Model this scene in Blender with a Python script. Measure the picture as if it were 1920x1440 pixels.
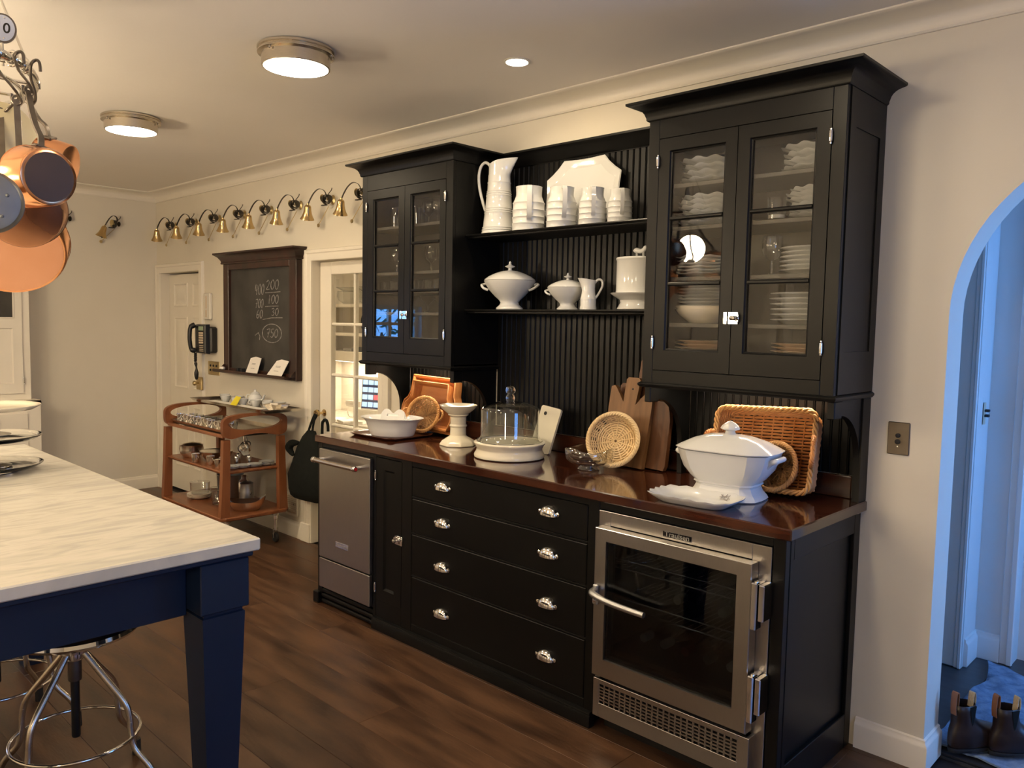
import bpy, bmesh, math, random
from mathutils import Vector, Matrix, Euler
random.seed(7)
PI = math.pi
for _o in list(bpy.data.objects):
    bpy.data.objects.remove(_o, do_unlink=True)
SC = bpy.context.scene
COL = SC.collection
V = Vector

# ------------------------------------------------------------------ camera
cam = bpy.data.cameras.new('camera'); cam.sensor_width = 36.0; cam.lens = 1496.53 / 1920 * 36
camo = bpy.data.objects.new('camera', cam); COL.objects.link(camo)
RT, UP, FW = V((.7192, .6945, .0194)), V((-.0660, .0406, .9970)), V((-.6917, .7183, -.0750))
camo.matrix_world = Matrix(((RT.x, UP.x, -FW.x, 1.0397), (RT.y, UP.y, -FW.y, -2.9380), (RT.z, UP.z, -FW.z, 1.5245), (0, 0, 0, 1)))
cam.clip_start = .05
SC.camera = camo

# ------------------------------------------------------------------ world: even blue dusk sky
w = bpy.data.worlds.new('world'); SC.world = w; w.use_nodes = True
bg = w.node_tree.nodes['Background']; bg.inputs[0].default_value = (.135, .385, 1.0, 1); bg.inputs[1].default_value = 9.0
SC.view_settings.view_transform = 'Standard'; SC.view_settings.look = 'None'
SC.view_settings.gamma = 1.0; SC.view_settings.use_curve_mapping = False
SC.view_settings.exposure = 0.24
SC.cycles.max_bounces = 10; SC.cycles.transparent_max_bounces = 24
SC.cycles.caustics_reflective = False; SC.cycles.caustics_refractive = False
SC.cycles.sample_clamp_indirect = 4.0

def portal(name, loc, rot, sx, sy):                       # a sky portal in a window opening (guides sampling, gives no light itself)
    l = bpy.data.lights.new(name, 'AREA'); l.shape = 'RECTANGLE'; l.size = sx; l.size_y = sy
    l.cycles.is_portal = True
    o = bpy.data.objects.new(name, l); COL.objects.link(o); o.location = loc; o.rotation_euler = rot
portal('window_portal', (3.2, -2.3, 1.55), (0, PI / 2, 0), 1.1, 1.2)
portal('window_portal', (-6.2, -3.25, 1.5), (0, -PI / 2, 0), .4, .8)
portal('window_portal', (-2.52, -5.2, 1.5), (PI / 2, 0, 0), .07, 1.7)
portal('window_portal', (2.0, .8, 1.3), (0, PI / 2, 0), 2.0, .9)

LAMP = (1.0, .80, .53)                                   # warm bulb colour of the room's lamps and the added pendants
def lamp_light(name, loc, size, power, spread=PI, rot=(0, 0, 0), color=LAMP):
    l = bpy.data.lights.new(name, 'AREA'); l.shape = 'DISK'; l.size = size; l.energy = power; l.color = color; l.spread = spread
    o = bpy.data.objects.new(name, l); COL.objects.link(o); o.location = loc; o.rotation_euler = rot
    return o

# ------------------------------------------------------------------ mesh builder
class B:
    def __init__(s): s.v = []; s.f = []; s.M = Matrix()
    def t(s, loc=(0, 0, 0), rot=(0, 0, 0), sc=(1, 1, 1)):
        s.M = Matrix.Translation(loc) @ Euler(rot).to_matrix().to_4x4() @ Matrix.Diagonal((*sc, 1)); return s
    def add(s, vs, fs):
        n = len(s.v); s.v += [s.M @ V(p) for p in vs]; s.f += [tuple(n + i for i in f) for f in fs]; return s
    def box(s, x0, x1, y0, y1, z0, z1, c=0):
        if c <= 0:
            return s.add([(x, y, z) for x in (x0, x1) for y in (y0, y1) for z in (z0, z1)],
                         [(0, 1, 3, 2), (4, 6, 7, 5), (0, 4, 5, 1), (2, 3, 7, 6), (0, 2, 6, 4), (1, 5, 7, 3)])
        c = min(c, abs(x1 - x0) * .49, abs(y1 - y0) * .49, abs(z1 - z0) * .49)
        L = ((x0, x1), (y0, y1), (z0, z1)); vs = []; ix = {}
        for a in (0, 1):
            for b in (0, 1):
                for d in (0, 1):
                    k = (a, b, d)
                    for ax in range(3):
                        p = []
                        for i in range(3):
                            q = L[i][k[i]]
                            if i != ax: q += c * (1 - 2 * k[i])
                            p.append(q)
                        ix[(k, ax)] = len(vs); vs.append(p)
        fs = []
        for ax in range(3):
            o1, o2 = [i for i in range(3) if i != ax]
            for e in (0, 1):
                q = []
                for a, b in ((0, 0), (1, 0), (1, 1), (0, 1)):
                    k = [0] * 3; k[ax] = e; k[o1] = a; k[o2] = b; q.append(ix[(tuple(k), ax)])
                fs.append(tuple(q))
            for a in (0, 1):
                for b in (0, 1):
                    k0 = [0] * 3; k0[o1] = a; k0[o2] = b; k1 = list(k0); k1[ax] = 1
                    k0 = tuple(k0); k1 = tuple(k1)
                    fs.append((ix[(k0, o1)], ix[(k1, o1)], ix[(k1, o2)], ix[(k0, o2)]))
        for a in (0, 1):
            for b in (0, 1):
                for d in (0, 1):
                    fs.append(tuple(ix[((a, b, d), ax)] for ax in range(3)))
        return s.add(vs, fs)
    def loft(s, rings, cap0=True, cap1=True, closed=False):
        n = len(rings[0]); vs = [p for r in rings for p in r]; fs = []
        m = len(rings)
        for i in range(m if closed else m - 1):
            a = i * n; b = ((i + 1) % m) * n
            for j in range(n):
                k = (j + 1) % n; fs.append((a + j, a + k, b + k, b + j))
        if not closed:
            if cap0: fs.append(tuple(range(n - 1, -1, -1)))
            if cap1: fs.append(tuple(range((m - 1) * n, m * n)))
        return s.add(vs, fs)
    def lathe(s, prof, n=32, c=(0, 0, 0), sx=1, sy=1, fn=None, cap0=None, cap1=None):
        rings = []
        for r, z in prof:
            ring = []
            for j in range(n):
                a = 2 * PI * j / n; k = fn(a, r, z) if fn else 1
                ring.append((c[0] + r * k * sx * math.cos(a), c[1] + r * k * sy * math.sin(a), c[2] + z))
            rings.append(ring)
        return s.loft(rings, cap0 if cap0 is not None else True, cap1 if cap1 is not None else True)
    def tube(s, pts, r, n=8, closed=False):
        pts = [V(p) for p in pts]; m = len(pts); rs = r if isinstance(r, (list, tuple)) else [r] * m
        rings = []; up = None
        for i, p in enumerate(pts):
            if closed: d = pts[(i + 1) % m] - pts[i - 1]
            else: d = pts[min(i + 1, m - 1)] - pts[max(i - 1, 0)]
            d = d.normalized() if d.length > 1e-9 else V((0, 0, 1))
            if up is None:
                up = V((0, 0, 1)) if abs(d.z) < .9 else V((1, 0, 0))
            sd = d.cross(up); sd = sd.normalized() if sd.length > 1e-6 else d.orthogonal().normalized()
            up = sd.cross(d).normalized()
            rings.append([tuple(p + sd * (rs[i] * math.cos(2 * PI * j / n)) + up * (rs[i] * math.sin(2 * PI * j / n))) for j in range(n)])
        return s.loft(rings, closed=closed)
    def band(s, pts, wv, th):
        """flat strip: pts path, wv = width vector, th = thickness"""
        pts = [V(p) for p in pts]; wv = V(wv); rings = []; m = len(pts)
        for i, p in enumerate(pts):
            d = (pts[min(i + 1, m - 1)] - pts[max(i - 1, 0)]).normalized(); nn = d.cross(wv).normalized() * (th / 2); h = wv / 2
            rings.append([tuple(p - h - nn), tuple(p + h - nn), tuple(p + h + nn), tuple(p - h + nn)])
        return s.loft(rings)
    def prism(s, poly, a, b, plane='xz'):
        def P(u, w, t): return {'xy': (u, w, t), 'xz': (u, t, w), 'yz': (t, u, w)}[plane]
        return s.loft([[P(u, w, a) for u, w in poly], [P(u, w, b) for u, w in poly]])
    def sweep(s, prof, path, closed=False):
        """mitred moulding: prof [(out, up)], path of 2d points (x,y); out = left normal of travel"""
        m = len(path); rings = []
        for i in range(m):
            p = V(path[i]); q = []
            if closed or i > 0: q.append((p - V(path[i - 1])).normalized())
            if closed or i < m - 1: q.append((V(path[(i + 1) % m]) - p).normalized())
            ns = [V((-d.y, d.x)) for d in q]
            nn = ns[0] if len(ns) == 1 else (ns[0] + ns[1]) / (1 + ns[0].dot(ns[1]))
            rings.append([(p.x + nn.x * o, p.y + nn.y * o, u) for o, u in prof])
        return s.loft(rings, closed=closed)
    def o(s, name, mat, parent=None, ang=35, kind=None, label=None):
        me = bpy.data.meshes.new(name); me.from_pydata([tuple(p) for p in s.v], [], s.f)
        bm = bmesh.new(); bm.from_mesh(me); bmesh.ops.recalc_face_normals(bm, faces=bm.faces[:]); bm.to_mesh(me); bm.free()
        me.update()
        if ang:
            me.shade_smooth(); me.set_sharp_from_angle(angle=math.radians(ang))
        ob = bpy.data.objects.new(name, me); COL.objects.link(ob)
        if mat: me.materials.append(MT[mat] if isinstance(mat, str) else mat)
        if parent: ob.parent = parent
        if kind: ob['kind'] = kind
        if label: ob['label'] = label
        return ob

def tag(o, label, cat, group=None):
    o['label'] = label; o['category'] = cat
    if group: o['group'] = group
    return o
def thing(name, label, cat, loc=(0, 0, 0), rot=(0, 0, 0), group=None):
    o = bpy.data.objects.new(name, None); COL.objects.link(o); o.location = loc
    o.rotation_euler = rot if isinstance(rot, tuple) else (0, 0, rot); o.empty_display_size = .05
    return tag(o, label, cat, group)
def dup(root, loc, rot=None, label=None, scale=None):
    r = root.copy(); COL.objects.link(r); r.location = loc
    if rot is not None: r.rotation_euler = rot if isinstance(rot, tuple) else (0, 0, rot)
    if label: r['label'] = label
    if scale: r.scale = (scale,) * 3 if not isinstance(scale, tuple) else scale
    for ch in list(root.children):
        c = ch.copy(); COL.objects.link(c); c.parent = r
        for g in list(ch.children):
            d = g.copy(); COL.objects.link(d); d.parent = c
    return r
def struct(o):
    o['kind'] = 'structure'; return o
def arc(c, r, a0, a1, n, plane='xz', off=0.0):
    out = []
    for i in range(n + 1):
        a = math.radians(a0 + (a1 - a0) * i / n); out.append((c[0] + r * math.cos(a), c[1] + r * math.sin(a)))
    return out
def catmull(pts, k=6):
    pts = [V(p) for p in pts]; out = []
    for i in range(len(pts) - 1):
        p0 = pts[max(i - 1, 0)]; p1 = pts[i]; p2 = pts[i + 1]; p3 = pts[min(i + 2, len(pts) - 1)]
        for j in range(k):
            t = j / k
            out.append(.5 * ((2 * p1) + (p2 - p0) * t + (2 * p0 - 5 * p1 + 4 * p2 - p3) * t * t + (3 * p1 - p0 - 3 * p2 + p3) * t ** 3))
    out.append(pts[-1]); return out
def rrect(w, h, r, n=5, cx=0, cy=0):
    out = []
    for sx, sy, a0 in ((1, 1, 0), (-1, 1, 90), (-1, -1, 180), (1, -1, 270)):
        out += arc((cx + sx * (w / 2 - r), cy + sy * (h / 2 - r)), r, a0, a0 + 90, n)
    return out

# ------------------------------------------------------------------ materials
MT = {}
def mat(name, col, rough=.5, metal=0, spec=.5, col2=None, nscale=8, stretch=(1, 1, 1), bump=0, bscale=60, trans=0, ior=1.45, emit=None, estr=0, coat=0, detail=4, rrange=None, alpha=None, rand=0, contrast=(.35, .65), aniso=0):
    m = bpy.data.materials.new(name); m.use_nodes = True; nt = m.node_tree; N = nt.nodes; L = nt.links
    b = N['Principled BSDF']
    c = lambda x: (*x, 1)
    b.inputs['Base Color'].default_value = c(col); b.inputs['Roughness'].default_value = rough; b.inputs['Metallic'].default_value = metal
    b.inputs['Specular IOR Level'].default_value = spec; b.inputs['IOR'].default_value = ior; b.inputs['Transmission Weight'].default_value = trans
    b.inputs['Coat Weight'].default_value = coat; b.inputs['Coat Roughness'].default_value = .06
    if aniso: b.inputs['Anisotropic'].default_value = aniso
    if emit:
        b.inputs['Emission Color'].default_value = c(emit); b.inputs['Emission Strength'].default_value = estr
    tc = N.new('ShaderNodeTexCoord'); mp = N.new('ShaderNodeMapping'); mp.inputs['Scale'].default_value = stretch
    L.new(tc.outputs['Object'], mp.inputs['Vector'])
    if rand:
        oi = N.new('ShaderNodeObjectInfo'); ad = N.new('ShaderNodeVectorMath'); ad.operation = 'ADD'; ml = N.new('ShaderNodeVectorMath'); ml.operation = 'SCALE'
        cb = N.new('ShaderNodeCombineXYZ')
        for i in range(3): L.new(oi.outputs['Random'], cb.inputs[i])
        L.new(cb.outputs[0], ml.inputs[0]); ml.inputs['Scale'].default_value = 37
        L.new(tc.outputs['Object'], ad.inputs[0]); L.new(ml.outputs[0], ad.inputs[1]); L.new(ad.outputs[0], mp.inputs['Vector'])
    nz = N.new('ShaderNodeTexNoise'); nz.inputs['Scale'].default_value = nscale; nz.inputs['Detail'].default_value = detail
    L.new(mp.outputs[0], nz.inputs['Vector'])
    last = None
    if col2:
        rp = N.new('ShaderNodeValToRGB'); rp.color_ramp.elements[0].color = c(col); rp.color_ramp.elements[1].color = c(col2)
        rp.color_ramp.elements[0].position, rp.color_ramp.elements[1].position = contrast
        L.new(nz.outputs['Fac'], rp.inputs[0]); last = rp.outputs[0]
        if rand:
            hs = N.new('ShaderNodeHueSaturation'); mr = N.new('ShaderNodeMapRange'); mr.inputs['To Min'].default_value = 1 - rand; mr.inputs['To Max'].default_value = 1 + rand
            L.new(oi.outputs['Random'], mr.inputs['Value']); L.new(mr.outputs[0], hs.inputs['Value']); L.new(last, hs.inputs['Color']); last = hs.outputs[0]
        L.new(last, b.inputs['Base Color'])
    if rrange:
        mr = N.new('ShaderNodeMapRange'); mr.inputs['To Min'].default_value, mr.inputs['To Max'].default_value = rrange
        L.new(nz.outputs['Fac'], mr.inputs['Value']); L.new(mr.outputs[0], b.inputs['Roughness'])
    if bump:
        n2 = N.new('ShaderNodeTexNoise'); n2.inputs['Scale'].default_value = bscale; n2.inputs['Detail'].default_value = 3
        L.new(mp.outputs[0], n2.inputs['Vector'])
        bp = N.new('ShaderNodeBump'); bp.inputs['Strength'].default_value = bump; bp.inputs['Distance'].default_value = .004
        L.new(n2.outputs['Fac'], bp.inputs['Height']); L.new(bp.outputs[0], b.inputs['Normal'])
    MT[name] = m; return m

mat('wall_paint', (.72, .665, .56), .65, col2=(.74, .685, .58), nscale=3, bump=.06, bscale=180)
mat('ceiling_paint', (.885, .835, .775), .7, col2=(.90, .85, .79), nscale=2, bump=.05, bscale=120)
mat('trim_paint', (.82, .765, .66), .4, col2=(.84, .785, .68), nscale=5)
mat('hall_paint', (.66, .66, .65), .55, col2=(.69, .69, .68), nscale=3, bump=.04, bscale=150)
mat('hall_floor', (.035, .036, .04), .35, col2=(.055, .055, .06), nscale=5, stretch=(1, 6, 1))
mat('plank', (.034, .0155, .0080), .32, spec=.5, col2=(.115, .056, .027), nscale=3.4, stretch=(.9, 4, 1), bump=.22, bscale=22, rand=.22, rrange=(.24, .52), detail=11, contrast=(.3, .7))
mat('subfloor', (.012, .008, .006), .6, col2=(.016, .01, .008))
mat('black_paint', (.0034, .0034, .0034), .36, spec=.25, col2=(.0042, .0040, .0039), nscale=4, bump=.03, bscale=240)
mat('cabinet_inside', (.062, .055, .046), .5, col2=(.07, .062, .05), nscale=4)
mat('mahogany', (.024, .0065, .0036), .10, spec=.6, col2=(.058, .0165, .0078), nscale=3, stretch=(1, 14, 14), coat=.5, detail=6)
mat('mahogany_side', (.030, .0085, .0050), .2, col2=(.05, .016, .008), nscale=3, stretch=(1, 10, 10))
mat('porcelain', (.645, .645, .63), .12, col2=(.665, .665, .65), nscale=3, coat=.25)
mat('creamware', (.74, .68, .54), .14, col2=(.76, .70, .56), nscale=3, coat=.25)
mat('stoneware', (.78, .70, .58), .2, col2=(.81, .73, .61), nscale=3)
mat('tan_plate', (.62, .45, .30), .3, col2=(.68, .50, .34), nscale=6)
mat('nickel', (.80, .78, .74), .10, 1, col2=(.86, .84, .80), nscale=20)
mat('chrome', (.83, .83, .84), .06, 1, col2=(.87, .87, .88), nscale=20)
mat('silver', (.86, .82, .74), .08, 1, col2=(.92, .88, .80), nscale=9, rrange=(.12, .28))
mat('brushed_steel', (.40, .385, .37), .30, 1, col2=(.46, .44, .42), nscale=60, stretch=(60, 1, .6), rrange=(.24, .36))
mat('brushed_nickel', (.60, .54, .45), .24, 1, col2=(.66, .60, .51), nscale=40, stretch=(1, 1, 20), rrange=(.2, .3))
mat('brass', (.56, .40, .19), .22, 1, col2=(.64, .48, .25), nscale=12, rrange=(.16, .34))
mat('aged_brass', (.52, .40, .20), .4, 1, col2=(.60, .48, .26), nscale=12)
mat('dark_iron', (.055, .05, .042), .38, .8, col2=(.08, .07, .055), nscale=12)
mat('copper', (.80, .36, .17), .15, 1, col2=(.88, .44, .23), nscale=5, rrange=(.10, .24))
mat('copper_satin', (.72, .37, .23), .40, 1, col2=(.75, .40, .26), nscale=5)
mat('copper_dark', (.36, .17, .095), .26, 1, col2=(.46, .23, .135), nscale=5, rrange=(.2, .36))
mat('pan_base', (.050, .030, .022), .4, col2=(.064, .038, .027), nscale=6)
mat('tin', (.36, .36, .36), .38, 1, col2=(.44, .44, .44), nscale=8, rrange=(.3, .48))
mat('pan_steel', (.16, .165, .17), .5, .75, col2=(.22, .23, .235), nscale=9, rrange=(.4, .6))
mat('steel_handle', (.12, .10, .085), .42, .85, col2=(.17, .145, .12), nscale=20)
mat('glass', (1, 1, 1), .0, trans=1, ior=1.45, col2=(.985, .995, .99), nscale=3)
mat('pane_glass', (1, 1, 1), .0, trans=1, ior=1.5, col2=(.99, 1, .995), nscale=3)
mat('navy_paint', (.0035, .0110, .034), .42, col2=(.0042, .0125, .038), nscale=4, bump=.04, bscale=200)
mat('teak', (.155, .050, .018), .38, col2=(.24, .086, .032), nscale=5, stretch=(2, 2, .5), detail=6)
mat('teak_flat', (.155, .050, .018), .34, col2=(.25, .09, .034), nscale=5, stretch=(.6, 4, 4), detail=6)
mat('board_frame', (.022, .0105, .0070), .36, col2=(.045, .018, .012), nscale=6, stretch=(2, 2, .5))
mat('slate', (.032, .030, .027), .8, col2=(.058, .054, .048), nscale=4, detail=6)
mat('chalk', (.33, .32, .30), .95, col2=(.17, .165, .155), nscale=60)
mat('paper', (.80, .76, .70), .8, col2=(.84, .80, .74), nscale=5)
mat('ink', (.30, .27, .25), .8, col2=(.36, .33, .31))
mat('black_plastic', (.008, .008, .008), .38, col2=(.011, .011, .011))
mat('black_cloth', (.006, .0075, .007), .9, spec=.2, col2=(.0095, .011, .01), nscale=30, bump=.3, bscale=300)
mat('rubber', (.012, .012, .013), .7, col2=(.016, .016, .017))
mat('plate_bronze', (.13, .11, .09), .32, .9, col2=(.17, .145, .12), nscale=9)
mat('white_plastic', (.70, .66, .58), .4, col2=(.73, .69, .61))
mat('lcd_green', (.30, .38, .24), .3, col2=(.34, .42, .28))
mat('key_tan', (.62, .50, .36), .5, col2=(.66, .54, .40))
mat('walnut', (.150, .072, .027), .48, col2=(.225, .112, .044), nscale=5, stretch=(9, 2, 1), detail=6)
mat('walnut_dark', (.066, .024, .009), .45, col2=(.125, .050, .019), nscale=5, stretch=(9, 2, 1), detail=6)
mat('cherry_tray', (.44, .165, .048), .42, col2=(.54, .235, .078), nscale=7, stretch=(1, 8, 3), bump=.2, bscale=60)
mat('wicker_orange', (.44, .165, .045), .5, col2=(.58, .26, .085), nscale=14)
mat('wicker_gold', (.46, .215, .066), .5, col2=(.58, .31, .11), nscale=14)
mat('wicker_brown', (.22, .11, .045), .55, col2=(.50, .28, .11), nscale=18)
mat('wicker_pale', (.66, .47, .24), .5, col2=(.76, .57, .32), nscale=10)
mat('dark_tray', (.075, .022, .012), .25, col2=(.12, .04, .02), nscale=5, stretch=(1, 6, 1), coat=.3)
mat('blue_lit_towel', (.14, .20, .30), .95, spec=.1, col2=(.24, .32, .44), nscale=26, bump=1, bscale=120)  # blue of the hall daylight is put into the towel colour
mat('dark_mat', (.012, .012, .014), .9, col2=(.02, .02, .024))
mat('boot_leather', (.014, .008, .007), .34, col2=(.026, .015, .012), nscale=8, bump=.06, bscale=90)
mat('tan_leather', (.20, .085, .04), .5, col2=(.26, .12, .06), nscale=10)
mat('silk_gold', (.45, .33, .18), .3, col2=(.6, .48, .3), nscale=90, stretch=(8, .3, 1))
mat('yellow_card', (.62, .52, .02), .6, col2=(.68, .58, .04))
mat('lamp_lens', (1, 1, 1), .4, emit=(1.0, .90, .74), estr=9, col2=(.98, .98, .98))
mat('bright_trim', (.80, .76, .68), .4, col2=(.82, .78, .7))
mat('enamel', (.58, .62, .72), .25, col2=(.63, .67, .76), nscale=6)
mat('blackgloss', (.006, .006, .007), .12, col2=(.008, .008, .009))
mat('cooler_inside', (.010, .010, .011), .4, col2=(.014, .014, .015))
mat('wine_glass_dark', (.006, .008, .006), .15, col2=(.01, .012, .01))
mat('cork_white', (.42, .40, .36), .4, col2=(.5, .48, .44))
mat('foil_red', (.20, .02, .02), .35, col2=(.25, .03, .03))
mat('screen', (.01, .012, .02), .2, emit=(.02, .03, .07), estr=1.0, col2=(.012, .014, .02))
mat('screen_tile', (.3, .4, .5), .3, emit=(.40, .62, .80), estr=1.3, col2=(.32, .42, .52))
mat('screen_red', (.4, .05, .05), .3, emit=(.8, .10, .12), estr=1.2, col2=(.42, .06, .06))
mat('leaf_green', (.030, .075, .022), .5, col2=(.05, .11, .035), nscale=3)
mat('red_mark', (.35, .02, .02), .3, col2=(.4, .03, .03))

def marble():
    m = mat('marble', (.70, .67, .60), .22, coat=.2); nt = m.node_tree; N = nt.nodes; L = nt.links; b = N['Principled BSDF']
    tc = N.new('ShaderNodeTexCoord'); mp = N.new('ShaderNodeMapping'); mp.inputs['Scale'].default_value = (7, 1.5, 1); mp.inputs['Rotation'].default_value = (0, 0, .35)
    nz = N.new('ShaderNodeTexNoise'); nz.inputs['Scale'].default_value = 2.4; nz.inputs['Detail'].default_value = 9; nz.inputs['Distortion'].default_value = 1.4
    rp = N.new('ShaderNodeValToRGB'); e = rp.color_ramp.elements
    e[0].position = .36; e[0].color = (.49, .475, .43, 1); e[1].position = .50; e[1].color = (.59, .56, .49, 1)
    x = e.new(.58); x.color = (.64, .605, .535, 1); x = e.new(.70); x.color = (.53, .505, .455, 1)
    L.new(tc.outputs['Object'], mp.inputs[0]); L.new(mp.outputs[0], nz.inputs['Vector']); L.new(nz.outputs['Fac'], rp.inputs[0]); L.new(rp.outputs[0], b.inputs['Base Color'])
marble()
def thin_glass(name, tint=(1, 1, 1), k=1.9, rough=0.0):
    """thin clear sheet: fresnel reflection over straight-through transmission, so light passes"""
    m = bpy.data.materials.new(name); m.use_nodes = True; N = m.node_tree.nodes; L = m.node_tree.links
    N.remove(N['Principled BSDF']); out = N['Material Output']
    tr = N.new('ShaderNodeBsdfTransparent'); tr.inputs[0].default_value = (*tint, 1)
    gl = N.new('ShaderNodeBsdfGlossy'); gl.inputs['Roughness'].default_value = rough
    fr = N.new('ShaderNodeFresnel'); fr.inputs[0].default_value = 1.5
    ge = N.new('ShaderNodeNewGeometry'); io = N.new('ShaderNodeMapRange'); io.inputs['To Min'].default_value = 1.5; io.inputs['To Max'].default_value = 1 / 1.5
    L.new(ge.outputs['Backfacing'], io.inputs['Value']); L.new(io.outputs[0], fr.inputs[0])      # same reflectance on either face of the sheet
    mu = N.new('ShaderNodeMath'); mu.operation = 'MULTIPLY'; mu.inputs[1].default_value = k; mu.use_clamp = True
    mx = N.new('ShaderNodeMixShader'); L.new(fr.outputs[0], mu.inputs[0]); L.new(mu.outputs[0], mx.inputs[0])
    L.new(tr.outputs[0], mx.inputs[1]); L.new(gl.outputs[0], mx.inputs[2]); L.new(mx.outputs[0], out.inputs[0])
    MT[name] = m
thin_glass('pane_glass', (.985, .99, .988), 1.15)
thin_glass('dome_glass', (.93, .95, .93), 2.8)
thin_glass('ware_glass', (.90, .91, .90), 2.6)
thin_glass('cooler_glass', (.62, .64, .66), .9)

# ================================================================== SETTING
XB = -6.188; CZ = 2.60
# floor: boards running along the hutch wall, each its own piece
fl = struct(B().box(-6.5, 3.4, -5.4, .16, -.08, -.012).o('floor', 'subfloor', ang=0))
rnd = random.Random(3); y = .16
edges = [0.0]
yy = -1.215
while yy < 0: yy += .195
while yy > -5.3: edges.append(yy - .195 if False else yy); yy -= .195
edges = sorted(set([e for e in edges if e < 0] + [0.0, -5.3]))
for i in range(len(edges) - 1):
    y0, y1 = edges[i], edges[i + 1]
    if y1 - y0 < .02: continue
    x = -6.3 - rnd.random() * 1.5
    while x < 3.2:
        ln = 1.5 + rnd.random() * 1.3
        x0, x1 = max(x, -6.3), min(x + ln, 3.3)
        if x1 - x0 > .05:
            p = B().box(-(x1 - x0) / 2 + .0004, (x1 - x0) / 2 - .0004, -(y1 - y0) / 2 + .0004, (y1 - y0) / 2 - .0004, -.012, 0, .0011).o('plank', 'plank', fl, ang=0)
            p.location = ((x0 + x1) / 2, (y0 + y1) / 2, 0)
        x += ln
struct(B().box(-1.3, 2.1, .16, 1.6, -.08, -.002).o('floor', 'hall_floor', ang=0))
struct(B().box(-5.0, -2.3, .16, 1.2, -.08, -.002).o('floor', 'plank', ang=0))
struct(B().box(-6.5, 3.4, -5.4, .16, CZ, CZ + .1).o('ceiling', 'ceiling_paint', ang=0))

# hutch wall with two door openings and the arch
AX0, AX1, AR, AZ = .231, 1.351, .56, 1.58
arcp = [(.791 - AR * math.cos(math.radians(a)), AZ + AR * math.sin(math.radians(a))) for a in range(0, 181, 5)]
outline = [(-6.4, 0), (-6.11, 0), (-6.11, 1.908), (-5.336, 1.908), (-5.336, 0), (-3.66, 0), (-3.66, 1.918), (-2.87, 1.918), (-2.87, 0), (AX0, 0)] + arcp + [(AX1, 0), (3.3, 0), (3.3, CZ), (-6.4, CZ)]
struct(B().prism(outline, 0, .16, 'xz').o('wall_right', 'wall_paint', ang=20))

def sheet(us, zs, hole, fn, name, m):
    """flat wall with one window hole: connected grid, given thickness by a solidify modifier"""
    vs = [fn(u, z) for z in zs for u in us]; n = len(us); fs = []
    for i in range(len(zs) - 1):
        for j in range(n - 1):
            if (i, j) == hole: continue
            fs.append((i * n + j, i * n + j + 1, (i + 1) * n + j + 1, (i + 1) * n + j))
    o = B().add(vs, fs).o(name, m, ang=0)
    md = o.modifiers.new('thick', 'SOLIDIFY'); md.thickness = .14; md.offset = 0
    return struct(o)
sheet([-5.3, -3.65, -2.85, .1], [0, 1.3, 1.7, CZ], (1, 1), lambda u, z: (XB - .07, u, z), 'wall_back', 'wall_paint')
sheet([-5.3, -2.9, -1.7, .1], [0, 1.0, 2.1, CZ], (1, 1), lambda u, z: (3.27, u, z), 'wall_near', 'wall_paint')
sheet([-6.4, -2.56, -2.49, 3.3], [0, .65, 2.35, CZ], (1, 1), lambda u, z: (u, -5.27, z), 'wall_front', 'wall_paint')
def window(n, fn, u0, u1, z0, z1, mull):
    """casing, sash bars and pane of a window in the plane given by fn(u, z, depth)"""
    def bx(b, a0, a1, c0, c1, d0, d1):
        P = [fn(u, z, d) for u in (a0, a1) for z in (c0, c1) for d in (d0, d1)]
        xs, ys, zs = zip(*P); b.box(min(xs), max(xs), min(ys), max(ys), min(zs), max(zs)); return b
    r = bpy.data.objects.new('window_%d' % n, None); COL.objects.link(r); struct(r)
    for k, a in enumerate(((u0 - .09, u0, z0 - .09, z1 + .09), (u1, u1 + .09, z0 - .09, z1 + .09), (u0, u1, z1, z1 + .09), (u0, u1, z0 - .09, z0))):
        bx(B(), *a, .0, .02).o('casing', 'trim_paint', r, ang=0)
    for k in range(mull + 1):
        u = u0 + .02 + (u1 - u0 - .04) * k / mull
        bx(B(), u - .02, u + .02, z0, z1, -.09, -.05).o('sash_bar', 'trim_paint', r, ang=0)
    for z in (z0 + .02, (z0 + z1) / 2, z1 - .02):
        bx(B(), u0, u1, z - .018, z + .018, -.088, -.052).o('sash_rail', 'trim_paint', r, ang=0)
    bx(B(), u0, u1, z0, z1, -.072, -.068).o('pane', 'pane_glass', r, ang=0)
window(1, lambda u, z, d: (XB + d, u, z), -3.65, -2.85, 1.3, 1.7, 2)
window(2, lambda u, z, d: (3.2 - d, u, z), -2.9, -1.7, 1.0, 2.1, 2)
def shrub(lab, x, y, h, r, seed):
    rr = random.Random(seed); t = thing('garden_tree', lab, 'tree', (x, y, 0), 0, 'trees outside the end window')
    B().tube([(0, 0, -.3), (.02, .03, h * .5), (0, 0, h * .8)], [.06, .05, .02], 8).o('trunk', 'walnut_dark', t)
    b = B()
    for k in range(900):
        a, e, q = rr.uniform(0, 6.28), rr.uniform(-1.2, 1.5), rr.uniform(.5, 1.0) ** .5
        c = V((math.cos(a) * math.cos(e) * r * q, math.sin(a) * math.cos(e) * r * q, h * .75 + math.sin(e) * r * q * 1.2)); u = V((rr.gauss(0, 1), rr.gauss(0, 1), rr.gauss(0, 1))).normalized(); v_ = u.orthogonal().normalized(); s_ = rr.uniform(.05, .11)
        b.add([c - u * s_, c + v_ * s_ * .45, c + u * s_, c - v_ * s_ * .45], [(0, 1, 2, 3)])
    b.o('foliage', 'leaf_green', t, ang=0, kind='stuff')
shrub('dark leafy garden tree outside the end window, left one', -8.6, -4.9, 1.7, .95, 1)
shrub('dark leafy garden tree outside the end window, right one', -9.2, -2.8, 1.5, .75, 2)
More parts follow.
